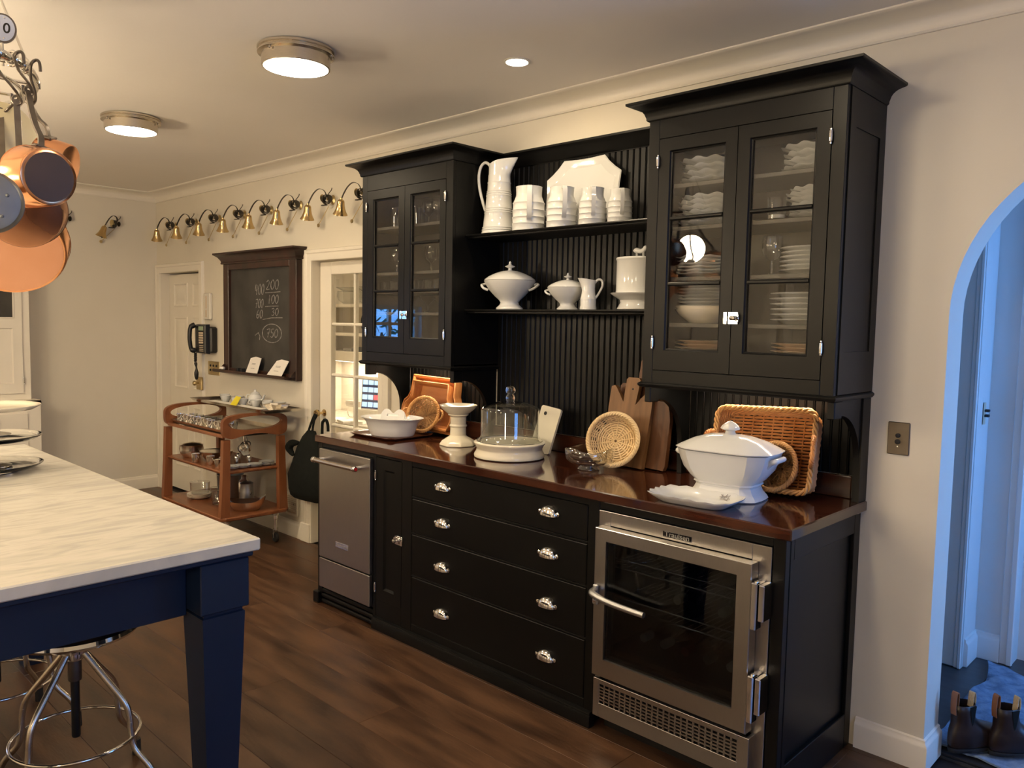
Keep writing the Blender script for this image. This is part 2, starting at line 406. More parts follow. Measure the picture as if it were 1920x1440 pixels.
window(3, lambda u, z, d: (u, -5.2 + d, z), -2.56, -2.49, .65, 2.35, 1)

# crown moulding: small bead, cove, top bead
crown = [(0, 2.523), (.010, 2.523), (.014, 2.530), (.012, 2.537)]
crown += [(.012 + .078 * (1 - math.cos(math.radians(a))), 2.537 + .050 * math.sin(math.radians(a))) for a in range(10, 91, 16)]
crown += [(.098, 2.587), (.104, 2.590), (.110, 2.595), (.110, 2.600), (0, 2.600)]
struct(B().sweep(crown, [(3.2, 0), (XB, 0), (XB, -5.2), (3.2, -5.2)], closed=True).o('trim_1', 'trim_paint', ang=40))
base = [(0, 0), (.016, 0), (.016, .085), (.014, .092), (.008, .098), (.007, .108), (0, .112)]
def baseboard(name, path, m='trim_paint', k=1.0):
    return struct(B().sweep([(o, u * k) for o, u in base], path).o(name, m, ang=40))
baseboard('baseboard_right', [(AX0, .16), (AX0, 0), (0.0, 0)])
baseboard('baseboard_right', [(-3.76, 0), (-5.24, 0)])
baseboard('baseboard_back', [(XB, -.02), (XB, -.93)])
baseboard('baseboard_back', [(XB, -2.5), (XB, -5.2)])
baseboard('baseboard_right', [(3.2, 0), (AX1, 0), (AX1, .16)])

def casing(n, x0, x1, ztop, wd=.075):
    b = B()
    pr = [(0, 0), (0, -.012), (.006, -.016), (.045, -.016), (.052, -.022), (.070, -.022), (.075, -.014), (.075, 0)]
    path = [(x0, 0), (x0, ztop), (x1, ztop), (x1, 0)]
    rings = []
    for (x, z), (sx, sz) in zip(path, ((-1, 0), (-1, 1), (1, 1), (1, 0))):
        rings.append([(x + sx * o, d, z + sz * o) for o, d in pr])
    b.loft(rings); return struct(b.o('trim_%d' % n, 'trim_paint', ang=40))
casing(2, -6.11, -5.336, 1.908); casing(3, -3.66, -2.87, 1.918)
struct(B().box(-3.775, -3.665, -.028, -.001, 0, .13, .004).o('trim_4', 'trim_paint', ang=0))

# panelled door
d1 = bpy.data.objects.new('door_1', None); COL.objects.link(d1); struct(d1)
B().box(-6.105, -5.341, .075, .115, .008, 1.895).o('leaf', 'trim_paint', d1, ang=0)
for x0, x1 in ((-6.0, -5.74), (-5.635, -5.375)):
    for z0, z1 in ((1.62, 1.82), (.91, 1.53), (.22, .76)):
        b = B(); fr = .022
        R = lambda e, yy: [(x0 + e, yy, z0 + e), (x1 - e, yy, z0 + e), (x1 - e, yy, z1 - e), (x0 + e, yy, z1 - e)]
        b.loft([R(0, .075), R(0, .068), R(.008, .066), R(.02, .073), R(.05, .073), R(.06, .069)])
        b.o('panel', 'trim_paint', d1, ang=30)

struct(B().box(-6.4, -5.2, .16, .20, -.08, 2.2).o('wall_door_backing', 'trim_paint', ang=0))  # board added behind the closed door to shut out sky light
# glazed door to the pantry
d2 = bpy.data.objects.new('door_2', None); COL.objects.link(d2); struct(d2)
cols = ((-3.525, -3.275), (-3.255, -3.005)); rows = ((1.510, 1.828), (1.172, 1.490), (.834, 1.152), (.496, .814))
for x0, x1 in ((-3.655, -3.525), (-3.005, -2.875)): B().box(x0, x1, .055, .095, .01, 1.91, .003).o('stile', 'trim_paint', d2, ang=0)
for z0, z1 in ((1.828, 1.91), (.01, .496)): B().box(-3.525, -3.005, .056, .094, z0, z1, .003).o('rail', 'trim_paint', d2, ang=0)
B().box(-3.275, -3.255, .058, .092, .496, 1.828, .006).o('muntin', 'trim_paint', d2, ang=0)
for i in range(3): B().box(-3.525, -3.005, .059, .091, rows[i + 1][1], rows[i][0], .006).o('muntin', 'trim_paint', d2, ang=0)
for x0, x1 in cols:
    for z0, z1 in rows: B().box(x0 - .004, x1 + .004, .073, .077, z0 - .004, z1 + .004).o('pane', 'pane_glass', d2, ang=0)
kb = B().t((-3.600, .055, .900), (PI / 2, 0, 0)).lathe([(.024, 0), (.024, .004), (.009, .008), (.009, .040), (.022, .048), (.026, .060), (.020, .072), (0, .076)], 20).o('door_knob', 'brass', d2, ang=50)
thin_glass('bowl_glass', (.95, .955, .95), 4.2)
struct(B().box(-3.66, -2.87, .0, .16, 1.9185, 1.925).o('trim_5', 'trim_paint', ang=0))

# pantry shell behind the glazed door
struct(B().prism([(-4.95, .16), (-4.95, 1.1), (-2.35, 1.1), (-2.35, .16), (-2.25, .16), (-2.25, 1.2), (-5.05, 1.2), (-5.05, .16)], -.05, 2.5, 'xy').o('wall_pantry', 'trim_paint', ang=0))
struct(B().box(-5.05, -2.25, .16, 1.2, 2.4, 2.5).o('ceiling', 'ceiling_paint', ang=0))
# hall shell behind the arch
hp = [(-1.2, 1.05), (.08, 1.05), (.08, 1.25), (.235, 1.25), (.235, 1.36), (1.15, 1.36), (1.15, 1.25), (2.1, 1.25), (2.1, 1.55), (-1.2, 1.55)]
struct(B().prism(hp, -.05, 2.5, 'xy').o('wall_hall', 'hall_paint', ang=0))
struct(B().box(-1.25, -1.15, .16, 1.55, 0, 2.5).o('wall_hall', 'hall_paint', ang=0))
struct(B().box(-1.25, 2.15, .16, 1.55, 2.45, 2.55).o('ceiling', 'hall_paint', ang=0))
sheet([.16, .35, 1.25, 1.5], [0, .3, 2.3, 2.5], (1, 1), lambda u, z: (2.07, u, z), 'wall_hall', 'hall_paint')
window(4, lambda u, z, d: (2.0 - d, u, z), .35, 1.25, .3, 2.3, 1)
baseboard('baseboard_hall', [(.235, 1.25), (.08, 1.25), (.08, 1.055)][::-1] if False else [(.186, 1.2495), (.081, 1.2495), (.081, 1.07)], 'hall_paint', 1.15)
for x0, x1, y0 in ((-.12, .060, 1.05), (.050, .083, 1.042), (.066, .083, 1.036)):
    struct(B().box(x0, x1, y0 - .016, y0 + .004, 0, 2.1, .004).o('trim_6', 'hall_paint', ang=0))
for x0, x1, y0 in ((.185, .235, 1.25), (.215, .24, 1.242)):
    struct(B().box(x0, x1, y0 - .016, y0 + .004, 0, 2.1, .004).o('trim_7', 'hall_paint', ang=0))
def text_obj(body, name, m, parent, size, loc, rot, depth=.0006, sx=1.0, bold=0.0, align='CENTER'):
    cu = bpy.data.curves.new(name, 'FONT'); cu.body = body; cu.size = size; cu.extrude = depth; cu.align_x = align; cu.align_y = 'CENTER'; cu.offset = bold
    t = bpy.data.objects.new(name, cu); COL.objects.link(t)
    dg = bpy.context.evaluated_depsgraph_get(); me = bpy.data.meshes.new_from_object(t.evaluated_get(dg))
    bpy.data.objects.remove(t, do_unlink=True)
    ob = bpy.data.objects.new(name, me); COL.objects.link(ob); me.materials.clear(); me.materials.append(MT[m])
    ob.location = loc; ob.rotation_euler = rot; ob.scale = (sx, 1, 1)
    if parent: ob.parent = parent
    return ob

# ================================================================== HUTCH: base cabinet
FY = -.600
hb = thing('base_cabinet', 'long black painted base cabinet with four wide drawers and a narrow door', 'cabinet')
for x0, x1 in ((-2.645, -2.604), (-2.147, -2.124), (-1.923, -1.849), (-.799, -.746), (-.064, -.022)):
    B().box(x0, x1, FY, FY + .03, .055, .876, .0015).o('face_stile', 'black_paint', hb, ang=0)
for x0, x1, z0, z1 in ((-2.604, -2.147, .852, .876), (-2.124, -1.923, .862, .876), (-1.849, -.799, .851, .876), (-.746, -.064, .846, .876), (-2.124, -1.923, .055, .148), (-1.849, -.799, .055, .098),
                       (-1.849, -.799, .701, .711), (-1.849, -.799, .531, .539), (-1.849, -.799, .328, .336)):
    B().box(x0, x1, FY + .001, FY + .03, z0, z1, .0015).o('face_rail', 'black_paint', hb, ang=0)
B().box(-2.645, -2.630, FY + .03, -.002, .0, .876).o('side_panel', 'black_paint', hb, ang=0)
sp = B().box(-.044, -.034, FY + .03, -.002, .0, .876).o('side_panel', 'black_paint', hb, ang=0)
for y0, y1, z0, z1 in ((FY + .0305, -.545, .0, .876), (-.055, -.002, .0, .876), (-.545, -.055, .80, .876), (-.545, -.055, .0, .13)):
    B().box(-.034, -.020, y0, y1, z0, z1, .002).o('side_frame', 'black_paint', sp, ang=0)
B().box(-2.12, -.80, -.55, -.02, .05, .06).o('bottom_board', 'black_paint', hb, ang=0)
for xx in (-2.147, -.799): B().box(xx, xx + .018, FY + .03, -.002, .0, .876).o('partition', 'black_paint', hb, ang=0)
# plinth with a moulded top
pl = [(-.585, 0), (-.617, 0), (-.617, .044), (-.614, .050), (-.617, .053), (-.615, .060), (-.606, .062), (-.585, .062)]
B().prism(pl, -2.137, -.757, 'yz').o('plinth', 'black_paint', hb, ang=30)
B().box(-2.668, -2.618, -.617, -.57, 0, .062, .004).o('plinth_block', 'black_paint', hb, ang=0)
for z in (.004, .034, .062): B().box(-2.616, -2.142, -.600, -.57, z, z + .022, .006).o('louver', 'black_paint', hb, ang=0)
B().box(-2.616, -2.142, -.565, -.555, 0, .1).o('toe_panel', 'black_paint', hb, ang=0)

def cup_pull():
    b = B(); n, m = 14, 7; rings = []
    for sgn, k in ((1, 1.0), (1, .90)):
        pass
    vs = []; fs = []
    for shell in (0, 1):
        k = 1 - .10 * shell
        for i in range(m + 1):
            ph = PI / 2 * i / m                                    # 0 = lower lip, 90 deg = top at the face
            for j in range(n + 1):
                th = PI * j / n
                x = -.043 * k * math.cos(th) * (1 - .25 * (i / m) ** 2)
                out = .026 * k * math.sin(th) ** .7 * math.cos(ph) ** .8
                vs.append((x, -out, -.018 + .038 * k * math.sin(ph) * (math.sin(th) ** .45 if 0 < j < n else 0)))
    S = (n + 1) * (m + 1)
    for s in (0, 1):
        for i in range(m):
            for j in range(n):
                a = s * S + i * (n + 1) + j; fs.append((a, a + 1, a + n + 2, a + n + 1))
    for j in range(n): fs.append((j, j + 1, S + j + 1, S + j))
    b.add(vs, fs)
    for sx in (-1, 1):
        b.t((sx * .046, -.002, -.008), (PI / 2, 0, 0)).lathe([(.0, 0), (.009, 0), (.009, .003), (.005, .005), (0, .006)], 10)
    b.t(); return b
CUP = None
for i, (z0, z1, zp) in enumerate(((.713, .849, .795), (.541, .699, .628), (.338, .529, .427), (.100, .326, .212))):
    dr = B().box(-1.846, -.802, FY - .0005, FY + .028, z0, z1, .0022).o('drawer', 'black_paint', hb, ang=0)
    for xp in (-1.626, -.993):
        if CUP is None: CUP = cup_pull().o('cup_pull', 'nickel', dr, ang=50); c = CUP
        else: c = CUP.copy(); COL.objects.link(c); c.parent = dr
        c.location = (xp, FY - .001, zp)

def hinge_mesh():
    return B().lathe([(0, -.026), (.003, -.0255), (.0045, -.022), (.003, -.0185), (.006, -.017), (.0065, 0), (.006, .017), (.003, .0185), (.0045, .022), (.003, .0255), (0, .026)], 10)
HINGE = None
def hinge(parent, x, y, z):
    global HINGE
    if HINGE is None: HINGE = hinge_mesh().o('hinge', 'nickel', parent, ang=50); h = HINGE
    else: h = HINGE.copy(); COL.objects.link(h); h.parent = parent
    h.location = (x, y - .006, z)
def latch(parent, x, y, z, sgn=1):
    b = B(); b.box(x - .004 * sgn - .020, x - .004 * sgn + .020, y - .006, y, z - .022, z + .022, .002)
    b.box(x - .034 * sgn - .008, x - .034 * sgn + .008, y - .008, y, z - .022, z + .022, .002)
    b.box(x - .022, x + .02, y - .010, y - .006, z - .015, z + .015, .002)
    b.t((x + .002, y - .010, z), (PI / 2, 0, 0)).lathe([(.004, 0), (.005, .006), (.012, .012), (.011, .018), (0, .021)], 14, sy=.75)
    b.o('latch', 'nickel', parent, ang=40)
# narrow recessed-panel door
b = B(); x0, x1, z0, z1 = -2.122, -1.925, .150, .860
R = lambda e, yy: [(x0 + e, yy, z0 + e), (x1 - e, yy, z0 + e), (x1 - e, yy, z1 - e), (x0 + e, yy, z1 - e)]
b.loft([R(0, FY + .025), R(0, FY), R(.055, FY), R(.062, FY + .007), R(.066, FY + .009)])
nd = b.o('narrow_door', 'black_paint', hb, ang=20)
hinge(nd, -2.124, FY, .770); hinge(nd, -2.124, FY, .210); latch(nd, -1.953, FY, .48, -1)

# worktop and its backsplash strip
wt = thing('worktop', 'polished dark mahogany worktop along the black hutch', 'worktop')
B().box(-2.652, 0, -.617, -.0005, .8765, .914, .004).o('slab', 'mahogany', wt, ang=0)
B().box(-2.60, -.052, -.024, -.0005, .9142, .996, .003).o('backsplash_strip', 'mahogany_side', wt, ang=0)

# ------------------------------------------------------------------ trash compactor
tc_ = thing('trash_compactor', 'narrow stainless steel trash compactor at the left end of the black base cabinet', 'appliance')
B().box(-2.600, -2.150, FY + .001, -.10, .10, .850).o('case', 'cooler_inside', tc_, ang=0)
B().box(-2.600, -2.150, -.622, FY, .268, .849, .003).o('front_panel', 'brushed_steel', tc_, ang=0)
B().box(-2.600, -2.150, -.622, FY, .103, .261, .003).o('lower_panel', 'brushed_steel', tc_, ang=0)
hd = B().tube([(-2.575, -.672, .796), (-2.205, -.672, .796)], .0125, 16).o('handle', 'brushed_nickel', tc_, ang=40)
for xx, s in ((-2.568, -1), (-2.212, 1)):
    B().t((xx, -.672, .796), (0, PI / 2, 0)).lathe([(.0135, -.008), (.015, -.005), (.015, .012), (.012, .016), (0, .016)] if s > 0 else [(0, -.016), (.012, -.016), (.015, -.012), (.015, .005), (.0135, .008)], 18).o('end_cap', 'chrome', hd, ang=40)
    B().tube([(xx - s * .01, -.622, .796), (xx - s * .01, -.672, .796)], .010, 10).o('handle_post', 'chrome', hd, ang=40)
B().t((-2.1955, -.672, .796), (0, PI / 2, 0)).lathe([(0, 0), (.009, 0), (.009, .001), (0, .0012)], 14).o('medallion', 'red_mark', hd)
bd = B().box(-2.441, -2.328, -.6255, -.622, .350, .378, .001).o('badge', 'nickel', tc_, ang=0)
text_obj('KitchenAid', 'badge_lettering', 'ink', bd, .0185, (-2.3845, -.6257, .364), (PI / 2, 0, 0), .0003, 1.12)

# ------------------------------------------------------------------ undercounter wine cooler
wc = thing('wine_cooler', 'stainless steel undercounter wine cooler with glass door', 'appliance')
b = B()
for x0, x1, z0, z1 in ((-.744, -.690, .062, .843), (-.131, -.066, .062, .843), (-.690, -.131, .792, .843)):
    B().box(x0, x1, FY - .004, FY + .03, z0, z1, .0012).o('frame', 'brushed_steel', wc, ang=0)
for q in ((-.735, -.725, -.57, -.04, .10, .84), (-.085, -.075, -.57, -.04, .10, .84), (-.725, -.085, -.05, -.04, .10, .84), (-.725, -.085, -.57, -.04, .10, .11), (-.725, -.085, -.57, -.04, .83, .84)):
    B().box(*q).o('liner', 'cooler_inside', wc, ang=0)
dx0, dx1, dz0, dz1 = -.726, -.108, .238, .790
gx0, gx1, gz0, gz1 = -.676, -.158, .304, .745
b = B()
RR = lambda a0, a1, c0, c1, yy: [(a0, yy, c0), (a1, yy, c0), (a1, yy, c1), (a0, yy, c1)]
b.loft([RR(dx0, dx1, dz0, dz1, FY - .006), RR(dx0, dx1, dz0, dz1, -.648), RR(dx0 + .002, dx1 - .002, dz0 + .002, dz1 - .002, -.650), RR(gx0, gx1, gz0, gz1, -.650), RR(gx0, gx1, gz0, gz1, -.612), RR(gx0, gx1, gz0, gz1, FY - .006)], False, False)
dr = b.o('glass_door', 'brushed_steel', wc, ang=20)
B().box(gx0, gx1, -.642, -.638, gz0, gz1).o('pane', 'cooler_glass', dr, ang=0)
B().box(gx0, gx1, -.614, -.611, gz0, gz1).o('pane', 'cooler_glass', dr, ang=0)
for q in ((gx0, gx0 + .008, gz0, gz1), (gx1 - .008, gx1, gz0, gz1), (gx0 + .008, gx1 - .008, gz0, gz0 + .008), (gx0 + .008, gx1 - .008, gz1 - .008, gz1)):
    B().box(q[0], q[1], -.637, -.615, q[2], q[3]).o('gasket', 'black_plastic', dr, ang=0)
hp_ = catmull([(-.712, -.652, .562), (-.712, -.668, .560), (-.700, -.690, .556), (-.640, -.702, .549), (-.560, -.702, .543), (-.47, -.700, .540)], 5)
hs = [.013 - .0035 * abs(i / len(hp_) - .3) for i in range(len(hp_))]
h = B().tube(hp_, hs, 10).o('lever_handle', 'tin', dr, ang=50)
B().box(-.724, -.700, -.662, -.650, .505, .580, .004).o('handle_base', 'tin', h, ang=0)
B().t((-.712, -.662, .522), (PI / 2, 0, 0)).lathe([(.007, 0), (.007, .004), (0, .006)], 12).o('screw', 'chrome', h)
for z0, z1 in ((.588, .738), (.288, .440)):
    hg = B().box(-.100, -.080, -.668, -.604, z0, z1, .003).o('hinge_block', 'chrome', wc, ang=0)
    B().box(-.078, -.058, -.662, -.604, z0 + .03, z1 - .004, .003).o('hinge_leaf', 'chrome', hg, ang=0)
    B().t((-.09, -.650, z1)).lathe([(.006, 0), (.006, .004), (0, .006)], 12).o('hinge_pin', 'nickel', hg)
# vent panel: bars around the slots
vp = B().box(-.716, -.094, -.604, -.598, .085, .228).o('vent_backing', 'cooler_inside', wc, ang=0)
for q in ((-.716, -.690, .085, .228), (-.132, -.094, .085, .228), (-.690, -.132, .085, .138), (-.690, -.132, .210, .228)):
    B().box(q[0], q[1], -.650, -.642, q[2], q[3], .001).o('vent_frame', 'brushed_steel', wc, ang=0)
for q in ((-.716, -.700, -.642, -.600), (-.106, -.094, -.642, -.600)): B().box(q[0], q[1], q[2], q[3], .085, .228).o('vent_side', 'brushed_steel', wc, ang=0)
b = B()
for i in range(25): x = -.690 + .558 * i / 24; b.box(x - .0032, x + .0032, -.6485, -.6435, .138, .210)
for i in range(1, 6): z = .138 + .072 * i / 6; b.box(-.690, -.132, -.648, -.644, z - .0028, z + .0028)
b.o('vent_grid', 'brushed_steel', wc, ang=0, kind='stuff')
lg = B().box(-.466, -.352, -.6055, -.604, .800, .819, .0008).o('nameplate', 'blackgloss', wc, ang=0)
text_obj('Traulsen', 'nameplate_lettering', 'tin', lg, .0245, (-.409, -.6058, .8105), (PI / 2, 0, 0), .0004, 1.15, .0003)
B().box(-.735, -.10, -.55, -.53, 0, .085).o('toe_panel', 'black_plastic', wc, ang=0)
for k, z in enumerate((.640, .495)):
    for dz, rr_ in ((0, .0038), (.030, .0032)): B().tube([(-.715, -.586 + dz * .2, z + dz), (-.095, -.586 + dz * .2, z + dz)], rr_, 8).o('shelf_bar', 'chrome', wc, ang=40)
    b = B()
    for i in range(26): x = -.71 + .61 * i / 25; b.tube([(x, -.586, z + .002), (x, -.08, z + .002)], .0014, 4)
    b.o('wire_shelf', 'steel_handle', wc, ang=40, kind='stuff')
bottle_prof = [(0, 0), (.036, 0), (.037, .004), (.037, .19), (.034, .21), (.016, .245), (.0145, .30), (.0155, .302), (.0155, .312), (0, .313)]
for i, (x, z, capm) in enumerate(((-.62, .355, 'cork_white'), (-.53, .355, 'cork_white'), (-.44, .355, 'foil_red'), (-.35, .355, 'rubber'), (-.26, .355, 'cork_white'), (-.30, .536, 'cork_white'), (-.48, .536, 'rubber'))):
    nm = ('leftmost', 'second from the left', 'third from left, red capped', 'fourth from the left', 'rightmost')[i] if i < 5 else ('right', 'left')[i - 5]
    t = thing('wine_bottle', 'dark wine bottle on the cooler floor, %s in the bottom row' % nm if i < 5 else 'dark wine bottle lying on the middle wire shelf of the cooler, the %s one' % nm, 'bottle', (x, -.16, z), (PI / 2, 0, 0), 'wine bottles in the cooler')
    B().lathe(bottle_prof, 16).o('body', 'wine_glass_dark', t)
    B().lathe([(0, .262), (.0158, .262), (.0168, .27), (.0165, .314), (0, .315)], 14).o('cap', capm, t)
B().box(-.715, -.095, -.57, -.06, .300, .318).o('floor_rack', 'cooler_inside', wc, ang=0)

# ================================================================== HUTCH: upper cabinets
BEAD = [(0, 0), (0, -.005), (.0015, -.0075), (.0235, -.0075), (.025, -.0045), (.0265, -.0045), (.028, -.0078), (.0300, -.0088), (.0318, -.0072), (.0328, -.0035), (.0328, 0)]
def beads(parent, x0, x1, z0, z1):
    n = round((x1 - x0) / .0331); p = (x1 - x0) / n; first = None
    for i in range(n):
        if first is None:
            first = B().prism([(a * p / .0331, c) for a, c in BEAD], z0, z1, 'xy').o('bead_board', 'black_paint', parent, ang=40); o = first
        else: o = first.copy(); COL.objects.link(o); o.parent = parent
        o.location = (x0 + p * i, -.001, 0)
UY, UZ0, UZ1 = -.3316, 1.305, 2.315
crown_c = [(0, 2.306), (.006, 2.306), (.010, 2.311), (.010, 2.318)] + [(.012 + .048 * (1 - math.cos(math.radians(a))), 2.318 + .040 * math.sin(math.radians(a))) for a in range(8, 91, 14)] + [(.063, 2.360), (.068, 2.363), (.068, 2.371), (0, 2.371)]
def upper(name, label, xa, xb, doors, glass, zr, shelves, right_side_panel):
    t = thing(name, label, 'cabinet')
    T = .018
    for x0 in (xa, xb - T): B().box(x0, x0 + T, UY + .02, -.0005, UZ0, UZ1).o('side_panel', 'black_paint', t, ang=0)
    B().box(xa + T, xb - T, -.012, -.0005, UZ0, UZ1).o('back_panel', 'cabinet_inside', t, ang=0)
    B().box(xa + T, xb - T, UY + .02, -.012, UZ1 - .09, UZ1 - .07).o('top_panel', 'cabinet_inside', t, ang=0)
    B().box(xa + T, xb - T, UY + .02, -.012, 1.412, 1.430).o('bottom_panel', 'cabinet_inside', t, ang=0)
    B().box(xa, xb, UY + .02, -.012, UZ0, UZ0 + .012).o('underside', 'black_paint', t, ang=0)
    for x0, x1 in ((xa, doors[0][0] - .002), (doors[-1][1] + .002, xb)): B().box(x0, x1, UY, UY + .02, UZ0, UZ1, .0015).o('face_stile', 'black_paint', t, ang=0)
    for z0, z1 in ((UZ0, zr[0] - .002), (zr[3] + .002, UZ1)): B().box(doors[0][0] - .002, doors[-1][1] + .002, UY, UY + .02, z0, z1, .0015).o('face_rail', 'black_paint', t, ang=0)
    B().sweep(crown_c, [(xb, 0), (xb, UY), (xa, UY), (xa, 0)][::1] if False else [(xb, -.0005), (xb, UY), (xa, UY), (xa, -.0005)]).o('crown', 'black_paint', t, ang=40)
    B().sweep([(0, UZ0 - .016), (.006, UZ0 - .016), (.012, UZ0 - .008), (.012, UZ0 - .002), (.004, UZ0 + .004), (0, UZ0 + .004)], [(xb, -.0005), (xb, UY), (xa, UY), (xa, -.0005)]).o('base_moulding', 'black_paint', t, ang=40)
    B().box(xa, xb, UY, -.0005, 2.3715, 2.3745).o('dust_top', 'black_paint', t, ang=0)
    for z in shelves: B().box(xa + T, xb - T, -.296, -.012, z - .016, z, .002).o('shelf', 'cabinet_inside', t, ang=0)
    for k, ((a0, a1), (g0, g1)) in enumerate(zip(doors, glass)):
        b = B(); R = lambda q0, q1, c0, c1, yy: [(q0, yy, c0), (q1, yy, c0), (q1, yy, c1), (q0, yy, c1)]
        b.loft([R(a0, a1, zr[0], zr[3], UY + .022), R(a0, a1, zr[0], zr[3], UY - .0005), R(g0 - .008, g1 + .008, zr[1] - .008, zr[2] + .008, UY - .0005), R(g0 - .004, g1 + .004, zr[1] - .004, zr[2] + .004, UY + .005), R(g0, g1, zr[1], zr[2], UY + .007), R(g0, g1, zr[1], zr[2], UY + .022)], False, False)
        d = b.o('glass_door', 'black_paint', t, ang=20)
        h3 = (zr[2] - zr[1]) / 3
        for i in (1, 2):
            z = zr[1] + h3 * i
            B().prism([(UY + .020, z - .007), (UY + .004, z - .007), (UY + .001, z - .003), (UY + .001, z + .003), (UY + .004, z + .007), (UY + .020, z + .007)], g0, g1, 'yz').o('muntin', 'black_paint', d, ang=20)
        for i in range(3):
            B().box(g0, g1, UY + .012, UY + .015, zr[1] + h3 * i + (.004 if i else 0), zr[1] + h3 * (i + 1) - (.004 if i < 2 else 0)).o('pane', 'pane_glass', d, ang=0)
        xe = a0 - .002 if k == 0 else a1 + .002
        hinge(d, xe, UY, zr[3] - .083); hinge(d, xe, UY, zr[0] + .105)
        if k == 1: latch(d, a0 + .012, UY, zr[0] + .201, 1)
    # shaped brackets carrying the cabinet
    for x in (xa + .004, xb - .026):
        poly = [(-.0005, .9965 if xa + .1 < x < xb - .1 else .915), (-.062, .915), (-.068, 1.05)] + arc((-.255, 1.05), .187, 0, 90, 12) + [(-.300, 1.237), (-.300, UZ0 - .016), (-.0005, UZ0 - .016)]
        poly[0] = (-.025, .915); poly.insert(0, (-.025, .998)); poly.insert(0, (-.0105, .998)); poly[-1] = (-.0105, UZ0 - .016)
        br = B().prism(poly, x, x + .022, 'yz').o('bracket', 'black_paint', t, ang=30)
        B().box(x - .003, x + .025, -.312, -.250, 1.228, UZ0 - .017, .003).o('bracket_cap', 'black_paint', br, ang=0)
    beads(t, xa + .026, xb - .028, .998, UZ0 - .018)
    if right_side_panel:
        for y0, y1, z0, z1 in ((UY + .022, -.262, UZ0 + .006, UZ1 - .01), (-.052, -.001, UZ0 + .006, UZ1 - .01), (-.262, -.052, 2.185, UZ1 - .01), (-.262, -.052, UZ0 + .006, 1.452)):
            B().box(xb, xb + .004, y0, y1, z0, z1).o('side_frame', 'black_paint', t, ang=0)
        B().box(xb - .004, xb + .002, -.070, -.001, .915, UZ0 - .018).o('wall_post', 'black_paint', t, ang=0)
    return t
upper('upper_cabinet', 'black glass-fronted upper cabinet full of plate stacks, beside the arch', -.763, -.008, ((-.714, -.389), (-.386, -.057)), ((-.660, -.442), (-.333, -.112)), (1.359, 1.442, 2.178, 2.233), (2.066, 1.905, 1.715, 1.540), True)
upper('upper_cabinet', 'black glass-fronted upper cabinet with glassware, beside the glazed pantry door', -2.630, -1.889, ((-2.584, -2.262), (-2.259, -1.941)), ((-2.526, -2.318), (-2.208, -1.993)), (1.359, 1.445, 2.168, 2.222), (2.030, 1.787, 1.690, 1.575), False)

# centre plate rack with bead-board back
pr = thing('plate_rack', 'black open shelf unit with beadboard back between the two glass-fronted cabinets', 'shelf')
CX0, CX1 = -1.889, -.763
beads(pr, CX0 + .001, CX1 - .001, .998, 2.306)

for z in (1.957, 1.592):
    b = B(); b.prism([(-.0105, z - .020), (-.232, z - .020), (-.236, z - .016), (-.236, z - .013), (-.246, z - .010), (-.249, z - .005), (-.246, z), (-.0105, z)], CX0 + .001, CX1 - .001, 'yz')
    b.o('shelf', 'black_paint', pr, ang=30)
B().sweep([(0, 2.303), (.004, 2.303), (.012, 2.312), (.030, 2.345), (.042, 2.358), (.048, 2.362), (.048, 2.371), (0, 2.371)], [(CX1 - .062, -.012), (CX0 + .062, -.012)]).o('crown', 'black_paint', pr, ang=40)
B().box(CX0 + .001, CX1 - .001, -.012, -.0095, 2.300, 2.370).o('top_rail', 'black_paint', pr, ang=0)
# ================================================================== CROCKERY ON THE OPEN SHELVES
S1, S2, CT = 1.9575, 1.5925, .9145
def body_at(prof, z):
    for (r0, z0), (r1, z1) in zip(prof, prof[1:]):
        if z0 <= z <= z1: return r0 + (r1 - r0) * (z - z0) / max(z1 - z0, 1e-6)
    return prof[-1][0]
# tall pitcher, spout along local +x
t = thing('pitcher', 'tall white banded ironstone pitcher on the upper open shelf', 'pitcher', (-1.765, -.142, S1), .25)
pf = [(.078, 0), (.084, .004), (.0835, .012), (.0800, .016), (.0830, .022), (.0785, .027), (.0812, .033), (.0765, .038), (.0700, .100), (.0725, .105), (.0685, .110), (.0712, .115), (.0672, .120), (.0697, .125), (.0660, .130), (.0620, .182), (.0642, .187), (.0605, .192), (.0628, .197), (.0592, .202), (.0614, .207), (.0580, .212), (.0562, .245), (.0582, .250), (.0553, .256), (.0545, .285)]
rings = [[(r * math.cos(2 * PI * j / 40), r * math.sin(2 * PI * j / 40), z) for j in range(40)] for r, z in pf]
top = []
for k, (zz, f, sp, tl) in enumerate(((.305, .054, .010, .010), (.325, .054, .026, .028), (.345, .0535, .046, .046), (.352, .053, .052, .052))):
    ring = []
    for j in range(40):
        a = 2 * PI * j / 40; c = math.cos(a); s_ = math.sin(a); e = max(c, 0) ** 3
        ring.append((f * c * .96 + sp * e, f * s_ * (1 - .35 * e), zz - .045 + tl * (.4 + .6 * c) * .55 + .030))
    top.append(ring)
inner = []
for k, (zz, f, sp, tl) in enumerate(((.351, .050, .049, .052), (.345, .0485, .042, .046), (.300, .048, .008, .010), (.10, .06, 0, 0), (.01, .06, 0, 0))):
    ring = []
    for j in range(40):
        a = 2 * PI * j / 40; c = math.cos(a); s_ = math.sin(a); e = max(c, 0) ** 3
        ring.append((f * c * .96 + sp * e, f * s_ * (1 - .35 * e), (zz - .045 + tl * (.4 + .6 * c) * .55 + .030) if zz > .2 else zz))
    inner.append(ring)
B().loft(rings + top + inner).o('body', 'porcelain', t, ang=45)
